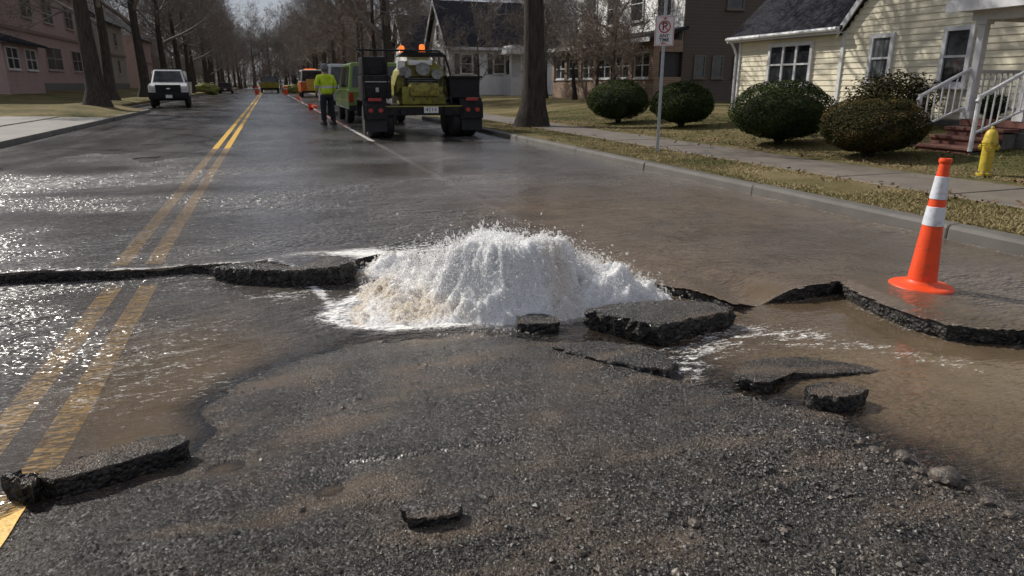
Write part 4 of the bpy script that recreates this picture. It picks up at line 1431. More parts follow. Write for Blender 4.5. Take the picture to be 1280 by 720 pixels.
# ---- white pickup, facing us
tx, ty = -5.35, 45.0
pk = empty('pickup_truck', (tx, ty, 0), R(4.5))
tag(pk, 'white pickup truck with black grille parked facing the camera', 'truck')
W2 = .98
mb = MB()
mb.prism([(-2.55, .62), (-2.62, .80), (-2.60, 1.12), (-2.45, 1.22), (-1.15, 1.30), (-.35, 1.30), (2.9, 1.30), (2.95, .55), (-2.3, .5)], 'X', -W2, W2)
body = mb.build('body', MAT['car_white'], pk)
md = body.modifiers.new('bevel', 'BEVEL'); md.width = .07; md.segments = 3
mb = MB()
vs = [(-.88, -1.25, 1.28), (.88, -1.25, 1.28), (.92, .9, 1.28), (-.92, .9, 1.28), (-.70, -.45, 2.02), (.70, -.45, 2.02), (.72, .75, 2.04), (-.72, .75, 2.04)]
mb._add(vs, [(0, 1, 5, 4), (1, 2, 6, 5), (2, 3, 7, 6), (3, 0, 4, 7), (4, 5, 6, 7)])
cab = mb.build('cab', MAT['car_white'], pk)
md = cab.modifiers.new('bevel', 'BEVEL'); md.width = .05; md.segments = 2
mb = MB(); mb.quad((-.76, -1.205, 1.36), (.76, -1.205, 1.36), (.64, -.56, 1.95), (-.64, -.56, 1.95)); mb.build('windscreen', MAT['glass'], pk)
for s_ in (1, -1):
    mb = MB(); mb.quad((s_ * .905, -.95, 1.38), (s_ * .92, .6, 1.38), (s_ * .755, .5, 1.95), (s_ * .75, -.42, 1.95)); mb.build('side_window', MAT['glass'], pk)
    hl = MB(); hl.box((s_ * .77, -2.60, 1.0), (.32, .08, .26), bev=.03); hl.build('headlight', simple('headlight', (.55, .5, .48), .12, var=.2, coat=1), pk, True)
    mi_ = MB(); mi_.box((s_ * 1.14, -.95, 1.50), (.18, .10, .28), bev=.03); mi_.tube([(s_ * .88, -.92, 1.42), (s_ * 1.1, -.95, 1.45)], .02, 6); mi_.build('mirror', MAT['dark_plastic'], pk)
    fg_ = MB(); fg_.box((s_ * .74, -2.64, .60), (.18, .05, .1), bev=.01); fg_.build('fog_light', MAT['chrome'], pk)
mb = MB(); mb.box((0, -2.61, 1.01), (1.26, .08, .40), bev=.02); gr = mb.build('grille', MAT['dark_plastic'], pk)
for k in range(3):
    m_ = MB(); m_.box((0, -2.64, .88 + k * .11), (1.12, .03, .025)); m_.build('grille_bar', MAT['black_paint'], gr)
m_ = MB(); m_.ico((0, -2.64, 1.0), (.13, .02, .055), 2); m_.build('badge', MAT['chrome'], gr, True)
mb = MB(); mb.box((0, -2.60, .64), (1.99, .22, .36), bev=.04); bp_ = mb.build('bumper', MAT['black_paint'], pk, True)
mb = MB(); mb.box((0, -2.72, .60), (.32, .012, .16)); mb.build('licence_plate', MAT['white_paint'], bp_)
mb = MB(); mb.box((0, -.1, .48), (1.7, 4.4, .2)); mb.build('chassis', MAT['black_paint'], pk)
for x_, y_ in ((-.86, -1.75), (.86, -1.75), (-.86, 1.75), (.86, 1.75)): wheel(pk, (x_, y_, .40), .40, .26)
mb = MB(); mb.box((0, .1, 2.08), (.9, .2, .06), bev=.02); mb.build('light_bar', MAT['dark_plastic'], pk)
mb = MB(); mb.box((0, 2.0, 1.62), (1.8, 1.9, .68), bev=.05); mb.build('cargo_box', MAT['white_paint'], pk)

# ---- trailer with pumping machine, seen from behind
trl = empty('machine_trailer', (3.48, 16.6, 0), R(-2)); trl.scale = (1.16, 1, 1)
tag(trl, 'black twin axle trailer carrying a yellow engine, seen from behind', 'trailer')
mb = MB()
mb.box((0, .02, .64), (1.75, .12, .22), bev=.01)
for x_ in (-.45, .45): mb.box((x_, 2.0, .62), (.10, 4.4, .14))
for k in range(5): mb.box((0, .6 + k * .8, .64), (1.6, .08, .1))
mb.box((0, 1.9, .745), (1.7, 3.9, .03))
mb.build('frame', MAT['black_paint'], trl)
mb = MB(); mb.box((0, -.055, .742), (1.74, .02, .03)); mb.build('yellow_rail', MAT['machine_yellow'], trl)
mb = MB(); mb.box((.14, -.062, .66), (.30, .012, .15)); pl = mb.build('licence_plate', MAT['white_paint'], trl)
text('plate_number', '4111', .12, (.14, -.071, .66), BLK, pl)
for s_ in (-1, 1):
    for y_ in (.42, 1.28):
        wheel(trl, (s_ * 1.0, y_, .40), .40, .30, hub='chrome')
        wheel(trl, (s_ * .72, y_, .40), .40, .22)
    mb = MB()
    prof = [(-.10, .45), (-.06, .78), (.08, .92), (1.62, .92), (1.76, .78), (1.80, .45), (1.76, .45), (1.72, .74), (1.60, .87), (.10, .87), (-.02, .74), (-.06, .45)]
    mb.prism(prof, 'X', s_ * 1.0 - .24, s_ * 1.0 + .24)
    fd = mb.build('fender', MAT['black_paint'], trl)
    mb = MB(); mb.box((s_ * 1.0, -.11, .62), (.40, .05, .34), bev=.01); mb.build('lamp_panel', MAT['black_paint'], trl)
    mb = MB(); mb.cyl((s_ * 1.0 - .1, -.145, .66), .05, .03, 'Y', 14); mb.cyl((s_ * 1.0 + .1, -.145, .66), .05, .03, 'Y', 14); mb.build('tail_light', MAT['red_lens'], trl)
    mb = MB(); mb.box((s_ * 1.0, -.10, .90), (.26, .05, .07), bev=.015); mb.build('marker_light', MAT['red_lens'], trl)
    mb = MB(); mb.box((s_ * 1.0, -.06, .35), (.44, .012, .36)); mb.build('mud_flap', MAT['black_rubber'], trl)
# toolbox stack at the near side, black bin at the other
mb = MB(); mb.box((-.93, .62, 1.18), (.58, 1.1, .52), bev=.02); bx1 = mb.build('tool_box', MAT['black_paint'], trl, True)
mb = MB(); mb.box((-.93, .05, 1.30), (.5, .02, .02)); mb.box((-.93, .055, 1.12), (.06, .03, .1)); mb.build('latch', MAT['grey_metal'], bx1)
mb = MB(); mb.box((-.95, .62, 1.66), (.50, .9, .40), bev=.03); mb.build('control_cabinet', MAT['black_paint'], trl, True)
mb = MB()
mb.prism([(.62, .94), (1.16, .94), (1.22, 1.40), (.56, 1.40)], 'Y', .1, 1.2)
mb.box((.89, .65, 1.415), (.74, 1.2, .05), bev=.015)
mb.build('bin', MAT['dark_plastic'], trl)
for x_, z_ in ((-1.2, 1.9), (-.6, 1.9)):
    pass
mb = MB()
for x_ in (-1.18, -.72): mb.tube([(x_, .05, .9), (x_, .05, 2.02)], .02, 8)
mb.tube([(-1.3, .05, 2.0), (.35, .10, 2.0)], .022, 8); mb.tube([(-1.18, .05, 2.0), (-1.18, 1.2, 2.0)], .02, 8)
mb.tube([(.35, .10, 2.0), (.5, .1, 1.85), (.58, .1, 1.5), (.6, .1, .78)], .02, 8)
mb.build('roll_bar', MAT['black_paint'], trl, True)
# engine unit
eng = MB()
eng.box((.05, .75, .98), (.92, 1.0, .42), bev=.04); eng.box((.05, .35, 1.12), (.62, .5, .30), bev=.05)
eng.build('engine_block', MAT['machine_yellow'], trl, True)
mb = MB()
prof = [(-.55, .96), (-.54, 1.25), (-.46, 1.56), (-.28, 1.78), (-.02, 1.86), (.26, 1.80), (.46, 1.60), (.56, 1.25), (.57, .96)]
mb.prism([(x + .05, z) for x, z in prof], 'Y', .55, 1.7)
ho = mb.build('engine_hood', MAT['machine_yellow'], trl)
md = ho.modifiers.new('bevel', 'BEVEL'); md.width = .03; md.segments = 2
mb = MB(); mb.box((.05, .53, 1.24), (.66, .05, .38), bev=.01); rad = mb.build('radiator', MAT['black_paint'], trl)
for k in range(7):
    m_ = MB(); m_.box((.05, .495, 1.10 + k * .047), (.62, .025, .012)); m_.build('slat', MAT['engine_grey'], rad)
mb = MB()
mb.cyl((-.3, .46, 1.52), .13, .14, 'Y', 16); mb.cyl((.06, .44, 1.60), .15, .18, 'Y', 16); mb.cyl((.36, .46, 1.48), .12, .14, 'Y', 16)
mb.build('air_filter', MAT['engine_grey'], trl, True)
mb = MB(); mb.box((.02, .5, 1.74), (.5, .16, .12), bev=.04); mb.box((-.38, .5, 1.68), (.16, .14, .22), bev=.04); mb.build('white_tank', MAT['white_paint'], trl, True)
mb = MB()
for k, (a, b_) in enumerate((((-.5, .4, 1.0), (-.35, .36, 1.45)), ((.5, .4, .95), (.45, .36, 1.4)), ((-.2, .3, 1.0), (.3, .3, 1.32)), ((.62, .3, .85), (.5, .34, 1.3)))):
    mid = ((a[0] + b_[0]) / 2 + .1 * (-1) ** k, a[1] - .08, (a[2] + b_[2]) / 2)
    mb.tube([a, mid, b_], .022, 8)
mb.build('hoses', MAT['black_rubber'], trl, True)
mb = MB(); mb.box((.08, .95, 1.92), (.9, .8, .05), bev=.02); mb.prism([(-.42, 1.90), (.62, 1.90), (.5, 1.99), (-.3, 2.0)], 'Y', .6, 1.3); mb.build('canopy', MAT['black_paint'], trl)
for x_, y_ in ((-.22, 1.5), (.12, .8)):
    mb = MB(); mb.lathe([(.075, 2.0), (.07, 2.03), (.06, 2.04), (.06, 2.13), (.045, 2.17), (.01, 2.18)], c=(x_, y_, 0), n=14)
    mb.build('beacon', MAT['beacon'], trl, True)
mb = MB(); mb.tube([(-.3, 4.1, .6), (0, 5.3, .55), (.3, 4.1, .6)], .05, 8); mb.tube([(0, 5.2, .55), (0, 5.9, .55)], .05, 8); mb.tube([(0, 5.2, .55), (0, 5.2, .02)], .035, 8); mb.build('drawbar', MAT['black_paint'], trl)
mb = MB(); mb.box((.2, 2.9, 1.1), (1.2, 1.2, .7), bev=.03); mb.build('fuel_tank', MAT['engine_grey'], trl, True)


# ---- boxy vehicles further up the street, seen from behind
def van(name, loc, rz, paint, W, L, Hh, label, low=.45, glass=True, roofp=None, wheels=.36, cat='van', beac=False, roofbox=None):
    r_ = empty(name, loc, rz); tag(r_, label, cat)
    w2 = W / 2; mid = Hh * .55
    m_ = MB()
    m_.prism([(0, low), (-.03, mid), (.06, mid + .04), (L - 1.0, mid + .02), (L - .1, mid - .15), (L, mid - .3), (L, low)], 'X', -w2, w2)
    bo = m_.build('body', paint, r_); md_ = bo.modifiers.new('bevel', 'BEVEL'); md_.width = .05; md_.segments = 2
    m_ = MB()
    t = .84
    vs_ = [(-w2 * .97, .04, mid), (w2 * .97, .04, mid), (w2 * .97, L - 1.1, mid), (-w2 * .97, L - 1.1, mid), (-w2 * t, .16, Hh), (w2 * t, .16, Hh), (w2 * t, L - 1.8, Hh), (-w2 * t, L - 1.8, Hh)]
    m_._add(vs_, [(0, 1, 5, 4), (1, 2, 6, 5), (2, 3, 7, 6), (3, 0, 4, 7), (4, 5, 6, 7)])
    ca = m_.build('cabin', roofp or paint, r_); md_ = ca.modifiers.new('bevel', 'BEVEL'); md_.width = .06; md_.segments = 2
    def lerp(z): return (z - mid) / (Hh - mid)
    za, zb = mid + .10, Hh - .12
    def hw(z): return w2 * (.97 + (t - .97) * lerp(z))
    m_ = MB(); m_.quad((-hw(za) + .1, .02 + .12 * lerp(za), za), (hw(za) - .1, .02 + .12 * lerp(za), za), (hw(zb) - .1, .02 + .12 * lerp(zb), zb), (-hw(zb) + .1, .02 + .12 * lerp(zb), zb)); m_.build('rear_window', MAT['glass'], r_)
    for s_ in (-1, 1):
        for k in range(2):
            y0, y1 = .35 + k * (L - 2.2) / 2, .25 + (k + 1) * (L - 2.2) / 2
            m_ = MB(); m_.quad((s_ * (hw(za) + .012), y0, za), (s_ * (hw(za) + .012), y1, za), (s_ * (hw(zb) + .012), y1 - .05, zb), (s_ * (hw(zb) + .012), y0 + .05, zb)); m_.build('side_window', MAT['glass'], r_)
        m_ = MB(); m_.box((s_ * (w2 - .1), -.035, mid - .22), (.14, .04, .3), bev=.01); m_.build('tail_light', MAT['red_lens'], r_)
        m_ = MB(); m_.box((s_ * (w2 + .1), L - 1.6, mid + .12), (.14, .1, .22), bev=.02); m_.build('mirror', MAT['dark_plastic'], r_)
    m_ = MB(); m_.box((0, -.06, low + .05), (W * .98, .12, .18), bev=.02); m_.build('bumper', MAT['black_paint'], r_)
    m_ = MB(); m_.box((0, -.05, mid - .25), (.32, .01, .16)); m_.build('licence_plate', MAT['white_paint'], r_)
    for x_, y_ in ((-w2 + .12, .9), (w2 - .12, .9), (-w2 + .12, L - 1.0), (w2 - .12, L - 1.0)): wheel(r_, (x_, y_, wheels), wheels, .24)
    if beac:
        m_ = MB(); m_.box((0, L * .5, Hh + .06), (W * .5, .25, .12), bev=.03); m_.build('light_bar', MAT['beacon'], r_)
    return r_


van('utility_van', (3.38, 23.3, 0), R(0), MAT['lime_paint'], 1.95, 4.6, 1.92, 'lime green utility van in front of the black trailer', cat='van')
van('utility_van', (3.25, 30.2, 0), R(1), simple('silver_paint', (.42, .43, .45), .3, .3, coat=.5), 1.9, 4.8, 2.05, 'silver van parked ahead of the lime green van', cat='van')
ot = van('maintenance_truck', (4.15, 72.0, 0), R(0), MAT['orange_paint'], 2.3, 6.5, 2.6, 'orange maintenance truck with a yellow rear parked up the street', roofp=MAT['white_paint'], wheels=.48, cat='truck', beac=True)
mb = MB(); mb.box((.25, -.3, 1.15), (1.7, .5, 1.1), bev=.05); mb.build('rear_hopper', MAT['yellow_truck'], ot)
van('parked_car', (-8.3, 112, 0), R(3), simple('beige_paint', (.45, .42, .36), .35, coat=.5), 1.85, 4.5, 1.5, 'pale car standing at the far end of the street', low=.3, cat='car')
van('parked_car', (-5.6, 104, 0), R(0), simple('black_car', (.03, .03, .035), .25, coat=.6), 1.85, 4.5, 1.45, 'dark car with red tail lights far up the street', low=.3, cat='car')
yt = van('loader_truck', (.2, 108, 0), R(0), MAT['black_paint'], 2.5, 6.0, 2.3, 'dark truck with a yellow tailboard closing the far end of the street', wheels=.5, cat='truck')
mb = MB(); mb.box((0, -.2, 1.1), (2.6, .3, .8), bev=.03); mb.build('tailboard', MAT['machine_yellow'], yt)
gp = MB(); gp.ico((0, 0, .5), (1.6, 1.0, .75), 3, .14, 4)
tag(gp.build('covered_heap', MAT['straw_bale'], loc=(-7.1, 92, .1)), 'low olive green heap beside the road past the white pickup', 'heap')
gp = MB(); gp.ico((0, 0, .5), (1.5, .9, .7), 3, .14, 9)
tag(gp.build('covered_heap', MAT['straw_bale'], loc=(3.2, 104, 0)), 'olive green heap between the dark truck and the orange truck', 'heap')

# small orange drums and cones along the closed lane, with tape
def barrel(x, y, label):
    r_ = empty('traffic_drum', (x, y, 0)); tag(r_, label, 'traffic drum', 'orange drums up the street')
    m_ = MB(); m_.lathe([(.29, 0), (.29, .05), (.27, .06), (.24, .55), (.21, .98), (.18, 1.0)], n=16); m_.build('drum_body', MAT['rubber_orange'], r_, True)
    for z0 in (.3, .62):
        m_ = MB(); m_.lathe([(.262 - .05 * z0, z0), (.268 - .05 * z0, z0 + .01), (.262 - .05 * z0, z0 + .12), (.255 - .05 * z0, z0 + .13)], n=16); m_.build('reflective_band', MAT['reflective_band'], r_, True)


barrel(-1.4, 95, 'orange drum left of the dark truck at the street end')
barrel(2.0, 93, 'orange drum right of the dark truck at the street end')
def low_cone(x, y, label, lying=False):
    r_ = empty('small_cone', (x, y, 0), .7); tag(r_, label, 'traffic cone', 'small cones along the tape')
    m_ = MB(); m_.box((0, 0, .015), (.34, .34, .03), bev=.008); m_.build('base', MAT['rubber_orange'], r_)
    m_ = MB(); m_.lathe([(.12, .03), (.10, .12), (.035, .44), (.02, .45)], n=14); m_.build('cone_body', MAT['rubber_orange'], r_, True)
    if lying:
        r_.rotation_euler = (R(86), 0, .9); r_.location.z = .15
low_cone(2.3, 62.0, 'small orange cone standing beyond the worker')
low_cone(1.9, 36.5, 'orange cone knocked over near the lime green van', True)
mb = MB(); mb.tube([(2.4, 80, .05), (2.3, 62, .30), (2.1, 48, .03), (1.95, 36.5, .2), (2.05, 30, .03), (2.12, 26, .02), (2.15, 21.5, .015)], .013, 5)
tag(mb.build('barrier_tape', MAT['tape_red'], smooth=True), 'red and white tape sagging along the closed lane past the worker', 'tape')

# bits set out on the left roadside
def box_thing(name, x, y, s, mat, label, cat, lid=None):
    r_ = empty(name, (x, y, place_z(x, y)), random.uniform(-.3, .3)); tag(r_, label, cat)
    m_ = MB(); m_.prism([(-s[0] * .42, .05), (s[0] * .42, .05), (s[0] * .5, s[2]), (-s[0] * .5, s[2])], 'Y', -s[1] / 2, s[1] / 2); m_.build('bin_body', mat, r_)
    m_ = MB(); m_.box((0, 0, s[2] + .03), (s[0] * 1.06, s[1] * 1.1, .06), bev=.015); m_.build('lid', lid or mat, r_)
    for q in (-1, 1):
        m_ = MB(); m_.cyl((q * s[0] * .4, s[1] * .4, .08), .08, .05, 'X', 12); m_.build('wheel', MAT['black_rubber'], r_)
box_thing('rubbish_bin', -7.6, 62, (.7, .75, 1.0), MAT['white_paint'], 'pale wheeled bin nearest behind the white pickup', 'bin', MAT['grey_metal'])
box_thing('rubbish_bin', -7.7, 68, (.65, .7, 1.0), MAT['engine_grey'], 'grey wheeled bin further along the verge', 'bin')
box_thing('rubbish_bin', -7.5, 76, (.7, .7, 1.05), MAT['white_paint'], 'farthest pale bin on the verge before the olive heap', 'bin')


# ---- worker in a high visibility jacket, back to us
def skinned(name, verts, edges, radii, mat, parent, sub=2, root=0):
    me = bpy.data.meshes.new(name)
    me.from_pydata(verts, edges, []); me.update()
    o_ = link(name, me, parent)
    md_ = o_.modifiers.new('skin', 'SKIN'); md_.use_smooth_shade = True
    sv = me.skin_vertices[0].data
    for i, r_ in enumerate(radii):
        sv[i].radius = (r_, r_) if isinstance(r_, (int, float)) else r_
        sv[i].use_root = (i == root)
    s_ = o_.modifiers.new('sub', 'SUBSURF'); s_.levels = sub; s_.render_levels = sub
    me.materials.append(mat)
    return o_


def hivis():
    m, nt, b = newmat('hi_vis_jacket')
    z = nd(nt, 'ShaderNodeSeparateXYZ', {'Vector': nd(nt, 'ShaderNodeTexCoord').outputs['Object']})
    def band(c, h):
        return mth(nt, 'LESS_THAN', mth(nt, 'ABSOLUTE', mth(nt, 'SUBTRACT', z.outputs[2], c)), h)
    bnd = mth(nt, 'MAXIMUM', band(1.16, .035), 0.0)
    n = noise(nt, pos(nt, True), 12, 4)
    c = ramp(nt, n, [(.3, (.42, .58, .015)), (.7, (.60, .80, .03))])
    setb(nt, b, base=mix(nt, bnd, c, (.55, .57, .55)), rough=.7, normal=bump(nt, noise(nt, pos(nt, True), 16, 3), .6, .03))
    return m


wk = empty('person', (1.72, 23.0, 0), R(20))
tag(wk, 'worker in lime jacket and dark trousers standing beside the vans, back turned', 'person')
bodyv = [(0, 0, .98), (0, .0, 1.12), (0, .01, 1.30), (0, .02, 1.48), (0, .03, 1.56), (0, .03, 1.66), (0, .02, 1.76),
         (-.20, .02, 1.46), (-.27, .05, 1.22), (-.24, .20, 1.02), (-.22, .26, .96),
         (.20, .02, 1.46), (.29, .02, 1.20), (.27, .13, .98), (.26, .17, .90),
         (-.10, 0, .92), (-.13, .02, .50), (-.14, -.01, .09), (-.16, .13, .05),
         (.10, 0, .92), (.14, .03, .50), (.17, .0, .09), (.20, .13, .05)]
bodye = [(0, 1), (1, 2), (2, 3), (3, 4), (4, 5), (5, 6), (3, 7), (7, 8), (8, 9), (9, 10), (3, 11), (11, 12), (12, 13), (13, 14), (0, 15), (15, 16), (16, 17), (17, 18), (0, 19), (19, 20), (20, 21), (21, 22)]
bodyr = [(.14, .11), (.14, .11), (.15, .115), (.15, .10), .055, (.078, .09), (.072, .085), .055, .045, .036, .035, .055, .045, .036, .035, .085, .06, .042, .038, .085, .06, .042, .038]
skinned('body', bodyv, bodye, bodyr, MAT['skin'], wk)
skinned('jacket', [(0, 0, .90), (0, .0, 1.05), (0, .01, 1.28), (0, .02, 1.46), (0, .03, 1.55), (-.22, .02, 1.45), (-.29, .05, 1.22), (-.25, .19, 1.04), (.22, .02, 1.45), (.31, .02, 1.20), (.28, .12, 1.0)],
        [(0, 1), (1, 2), (2, 3), (3, 4), (3, 5), (5, 6), (6, 7), (3, 8), (8, 9), (9, 10)],
        [(.205, .17), (.20, .165), (.205, .165), (.19, .14), .075, .095, .082, .066, .095, .082, .066], hivis(), wk, 2, 2)
skinned('trousers', [(0, 0, .96), (-.11, 0, .86), (-.135, .02, .50), (-.145, -.01, .10), (.11, 0, .86), (.145, .03, .50), (.175, 0, .10)],
        [(0, 1), (1, 2), (2, 3), (0, 4), (4, 5), (5, 6)], [(.15, .135), .125, .098, .088, .125, .098, .088], MAT['trousers'], wk)
for s_, q in ((-1, -.145), (1, .175)):
    mb = MB(); mb.box((q, .05, .05), (.12, .30, .10), bev=.04); mb.tube([(q, -.02, .08), (q, -.02, .2)], [.065, .06], 10); mb.build('boot', MAT['boot'], wk, True)
mb = MB(); mb.lathe([(.112, 1.69), (.118, 1.74), (.112, 1.80), (.085, 1.85), (.03, 1.872), (.004, 1.874)], c=(0, .02, 0), n=18); mb.box((0, .16, 1.71), (.17, .14, .015), bev=.005)
mb.build('cap', MAT['cap_grey'], wk, True)
mb = MB(); mb.lathe([(.09, 1.62), (.104, 1.66), (.106, 1.70)], c=(0, .012, 0), n=16); mb.build('hair', simple('hair', (.09, .08, .075), .7), wk, True)
for hx_, hy_, hz_, sg in ((-.22, .25, .96, -1), (.26, .17, .90, 1)):
    mb = MB(); mb.box((hx_, hy_ + .02, hz_ - .03), (.045, .085, .10), bev=.018)
    for k in range(4): mb.tube([(hx_ - sg * .0, hy_ - .015 + k * .023, hz_ - .07), (hx_ - sg * .01, hy_ - .012 + k * .023, hz_ - .11), (hx_ - sg * .028, hy_ - .01 + k * .022, hz_ - .14 + .008 * abs(k - 1.5))], [.010, .009, .007], 6)
    mb.tube([(hx_, hy_ + .06, hz_ - .02), (hx_ - sg * .02, hy_ + .085, hz_ - .055), (hx_ - sg * .03, hy_ + .085, hz_ - .085)], [.012, .010, .008], 6)
    mb.build('hand', MAT['boot'], wk, True)  # the worker's hand with fingers, in the dark boot material

# ================================================================== HOUSES
def window(parent, x, y0, y1, z0, z1, face, mats, cols=1, rail=True, sill=True, depth=.05, name='window', fw=.07, curtain=None):
    """face: '-X' or '+X': window in a plane x=const, y0<y1; '-Y': plane y=const with x as y0..y1"""
    fm, gm_ = mats
    sgn = {'-X': -1, '+X': 1, '-Y': -1}[face]
    def B(a0, a1, b0, b1, d0, d1):
        c = ((a0 + a1) / 2, (b0 + b1) / 2); s_ = (a1 - a0, b1 - b0)
        dm, dd = (d0 + d1) / 2 * sgn, abs(d1 - d0)
        if face == '-Y': return ((c[0], x + dm, c[1]), (s_[0], dd, s_[1]))
        return ((x + dm, c[0], c[1]), (dd, s_[0], s_[1]))
    m_ = MB()
    for q in (B(y0, y0 + fw, z0, z1, .0, depth), B(y1 - fw, y1, z0, z1, .0, depth), B(y0 + fw, y1 - fw, z1 - fw, z1, .0, depth), B(y0 + fw, y1 - fw, z0, z0 + fw, .0, depth)): m_.box(*q)
    wd = (y1 - y0 - 2 * fw) / cols
    for k in range(1, cols): m_.box(*B(y0 + fw + k * wd - .035, y0 + fw + k * wd + .035, z0 + fw, z1 - fw, .0, depth * .9))
    wdo = m_.build(name, fm, parent)
    for k in range(cols):
        a0 = y0 + fw + k * wd + (.036 if k else 0); a1 = y0 + fw + (k + 1) * wd - (.036 if k < cols - 1 else 0)
        zm = (z0 + z1) / 2
        for b0, b1 in ((z0 + fw, zm), (zm, z1 - fw)):
            m_ = MB(); m_.box(*B(a0, a1, b0, b1, .004, .018)); m_.build('pane', gm_, wdo)
        if rail:
            m_ = MB(); m_.box(*B(a0, a1, zm - .022, zm + .022, .0, depth * .8)); m_.build('sash_rail', fm, wdo)
    if sill:
        m_ = MB(); m_.box(*B(y0 - .05, y1 + .05, z0 - .05, z0, 0, depth + .05)); m_.build('sill', fm, wdo)
    return wdo


TW = MAT['trim_white']; GL = MAT['glass']


def curtglass():
    m, nt, b = newmat('curtained_glass')
    n = noise(nt, pos(nt, True, (1, 9, .6)), 1.6, 3)
    setb(nt, b, base=ramp(nt, n, [(.35, (.06, .065, .07)), (.65, (.20, .21, .22))]), rough=.08, spec=.6)
    return m


CG = curtglass()
# ---- cream house
HX, HY, HZ = 13.0, 13.6, .40
yh = empty('cream_house', (HX, HY, HZ)); tag(yh, 'cream clapboard house with dark roof, white trim and a porch', 'house')
EV = 2.05
mb = MB(); mb.box((3.5, -4.0, EV / 2 - .15), (6.98, 7.98, EV + .29)); mb.prism([(-8, EV), (0, EV), (-4, EV + 4.8)], 'X', .012, 6.95)
wallg = mb.build('gable_wall', MAT['cream'], yh)
mb = MB(); mb.box((3.5, 1.96, EV / 2 - .15), (6.9, 3.88, EV + .28)); wallw = mb.build('wing_wall', MAT['cream'], yh)
mb = MB(); mb.box((3.48, -2.05, -.02), (7.06, 12.1, .32)); mb.build('foundation', MAT['foundation'], yh)


def board(parent, y0, y1, z, h=.13):
    m_ = MB(); m_.prism([(-.004, z + h), (-.022, z), (-.022, z - .004), (.0, z - .004), (.0, z + h)], 'Y', y0, y1)
    m_.build('siding_board', MAT['cream'], parent)


z = .17
while z < EV - .1:
    board(wallw, .03, 3.86, z); z += .13
z = .17
while z < EV + 4.4:
    lim = max(0, (z + .06 - EV)) / 1.2
    if 8 - 2 * lim > .3: board(wallg, -8 + lim + .02, -lim - .01, z)
    z += .13
# wing side wall boards are out of view; corner boards
for yy in (0.0, 3.88):
    mb = MB(); mb.box((-.02, yy, EV / 2 + .07), (.07, .09, EV - .14)); mb.build('corner_board', TW, yh)
# roofs
mb = MB(); mb.prism([(-.22, EV + .0), (-.22, EV + .08), (3.6, EV + 3.55), (7.4, EV + .1), (7.4, EV), (3.6, EV + 3.42)], 'Y', -.05, 4.2); wr = mb.build('wing_roof', MAT['roof_dark'], yh)
mb = MB(); mb.box((-.24, 2.1, EV + .01), (.05, 4.25, .15)); mb.box((-.12, 2.1, EV - .04), (.2, 4.15, .02)); mb.build('eave_fascia', TW, wr)
mb = MB(); mb.tube([(-.30, -.0, EV + .04), (-.30, 4.2, EV + .02)], .05, 8); mb.build('gutter', TW, wr)
mb = MB(); mb.tube([(-.28, 4.05, EV - .0), (-.12, 4.02, EV - .25), (-.08, 3.98, EV - .4), (-.08, 3.98, .1)], .035, 8); mb.build('downpipe', TW, yh)
mb = MB()
mb.prism([(.10, EV - .10), (.10, EV + .02), (-4, EV + 4.95), (-8.1, EV + .02), (-8.1, EV - .10), (-4, EV + 4.82)], 'X', -.13, 7.3); gr_ = mb.build('gable_roof', MAT['roof_dark'], yh)
mb = MB()
mb.prism([(.12, EV - .16), (.12, EV + .03), (-4, EV + 4.97), (-8.12, EV + .03), (-8.12, EV - .16), (-4, EV + 4.76)], 'X', -.17, -.135); mb.build('rake_board', TW, gr_)
# windows
window(yh, -.02, .95, 2.6, .80, 1.88, '-X', (TW, GL), cols=3, depth=.06, fw=.09)
window(yh, -.02, -1.47, -.83, .88, 1.92, '-X', (TW, CG), depth=.06, fw=.09)
window(yh, -.02, -3.32, -2.66, .80, 1.95, '-X', (TW, GL), depth=.06, fw=.09)
mb = MB(); mb.box((-.03, -5.6, 1.3), (.05, .95, 2.0)); dr = mb.build('door', MAT['door_red'], yh)
mb = MB(); mb.box((-.04, -5.06, 1.32), (.07, .1, 2.1)); mb.box((-.04, -6.14, 1.32), (.07, .1, 2.1)); mb.box((-.04, -5.6, 2.36), (.07, 1.0, .1)); mb.build('door_frame', TW, dr)
mb = MB(); mb.ico((-.09, -5.9, 1.25), (.03, .03, .03), 2); mb.build('handle', MAT['chrome'], dr, True)
# porch (world: floor .72)
FZ = .32
mb = MB(); mb.box((-1.2, -6.8, FZ - .06), (2.4, 3.2, .10)); pf = mb.build('porch_floor', MAT['wood_red'], yh)
mb = MB(); mb.box((-1.2, -6.8, FZ / 2 - .15), (2.3, 3.1, FZ - .08 + .2)); mb.build('porch_skirt', MAT['foundation'], yh)
PX = -2.33
for yy in (-5.27, -6.12, -8.25):
    mb = MB(); mb.box((PX, yy, FZ + .76), (.11, .11, 1.5)); mb.box((PX, yy, FZ + .04), (.16, .16, .1)); mb.box((PX, yy, FZ + 1.46), (.17, .17, .08)); mb.build('porch_post', TW, yh)
mb = MB(); mb.box((PX, -6.8, FZ + 1.56), (.16, 3.4, .16)); mb.box((-1.2, -5.22, FZ + 1.56), (2.3, .10, .16)); mb.build('porch_beam', TW, yh)
mb = MB(); mb.prism([(-2.72, FZ + 1.64), (-2.72, FZ + 1.76), (-.0, FZ + 2.5), (-.0, FZ + 2.38)], 'Y', -8.6, -4.92); pr_ = mb.build('porch_roof', MAT['roof_dark'], yh)
mb = MB(); mb.box((-2.745, -6.76, FZ + 1.69), (.045, 3.72, .17)); mb.prism([(-2.70, FZ + 1.60), (-2.70, FZ + 1.78), (0, FZ + 2.52), (0, FZ + 2.36)], 'Y', -4.915, -4.88); mb.box((-1.36, -6.76, FZ + 1.63), (2.7, 3.6, .02)); mb.build('porch_fascia', TW, pr_)
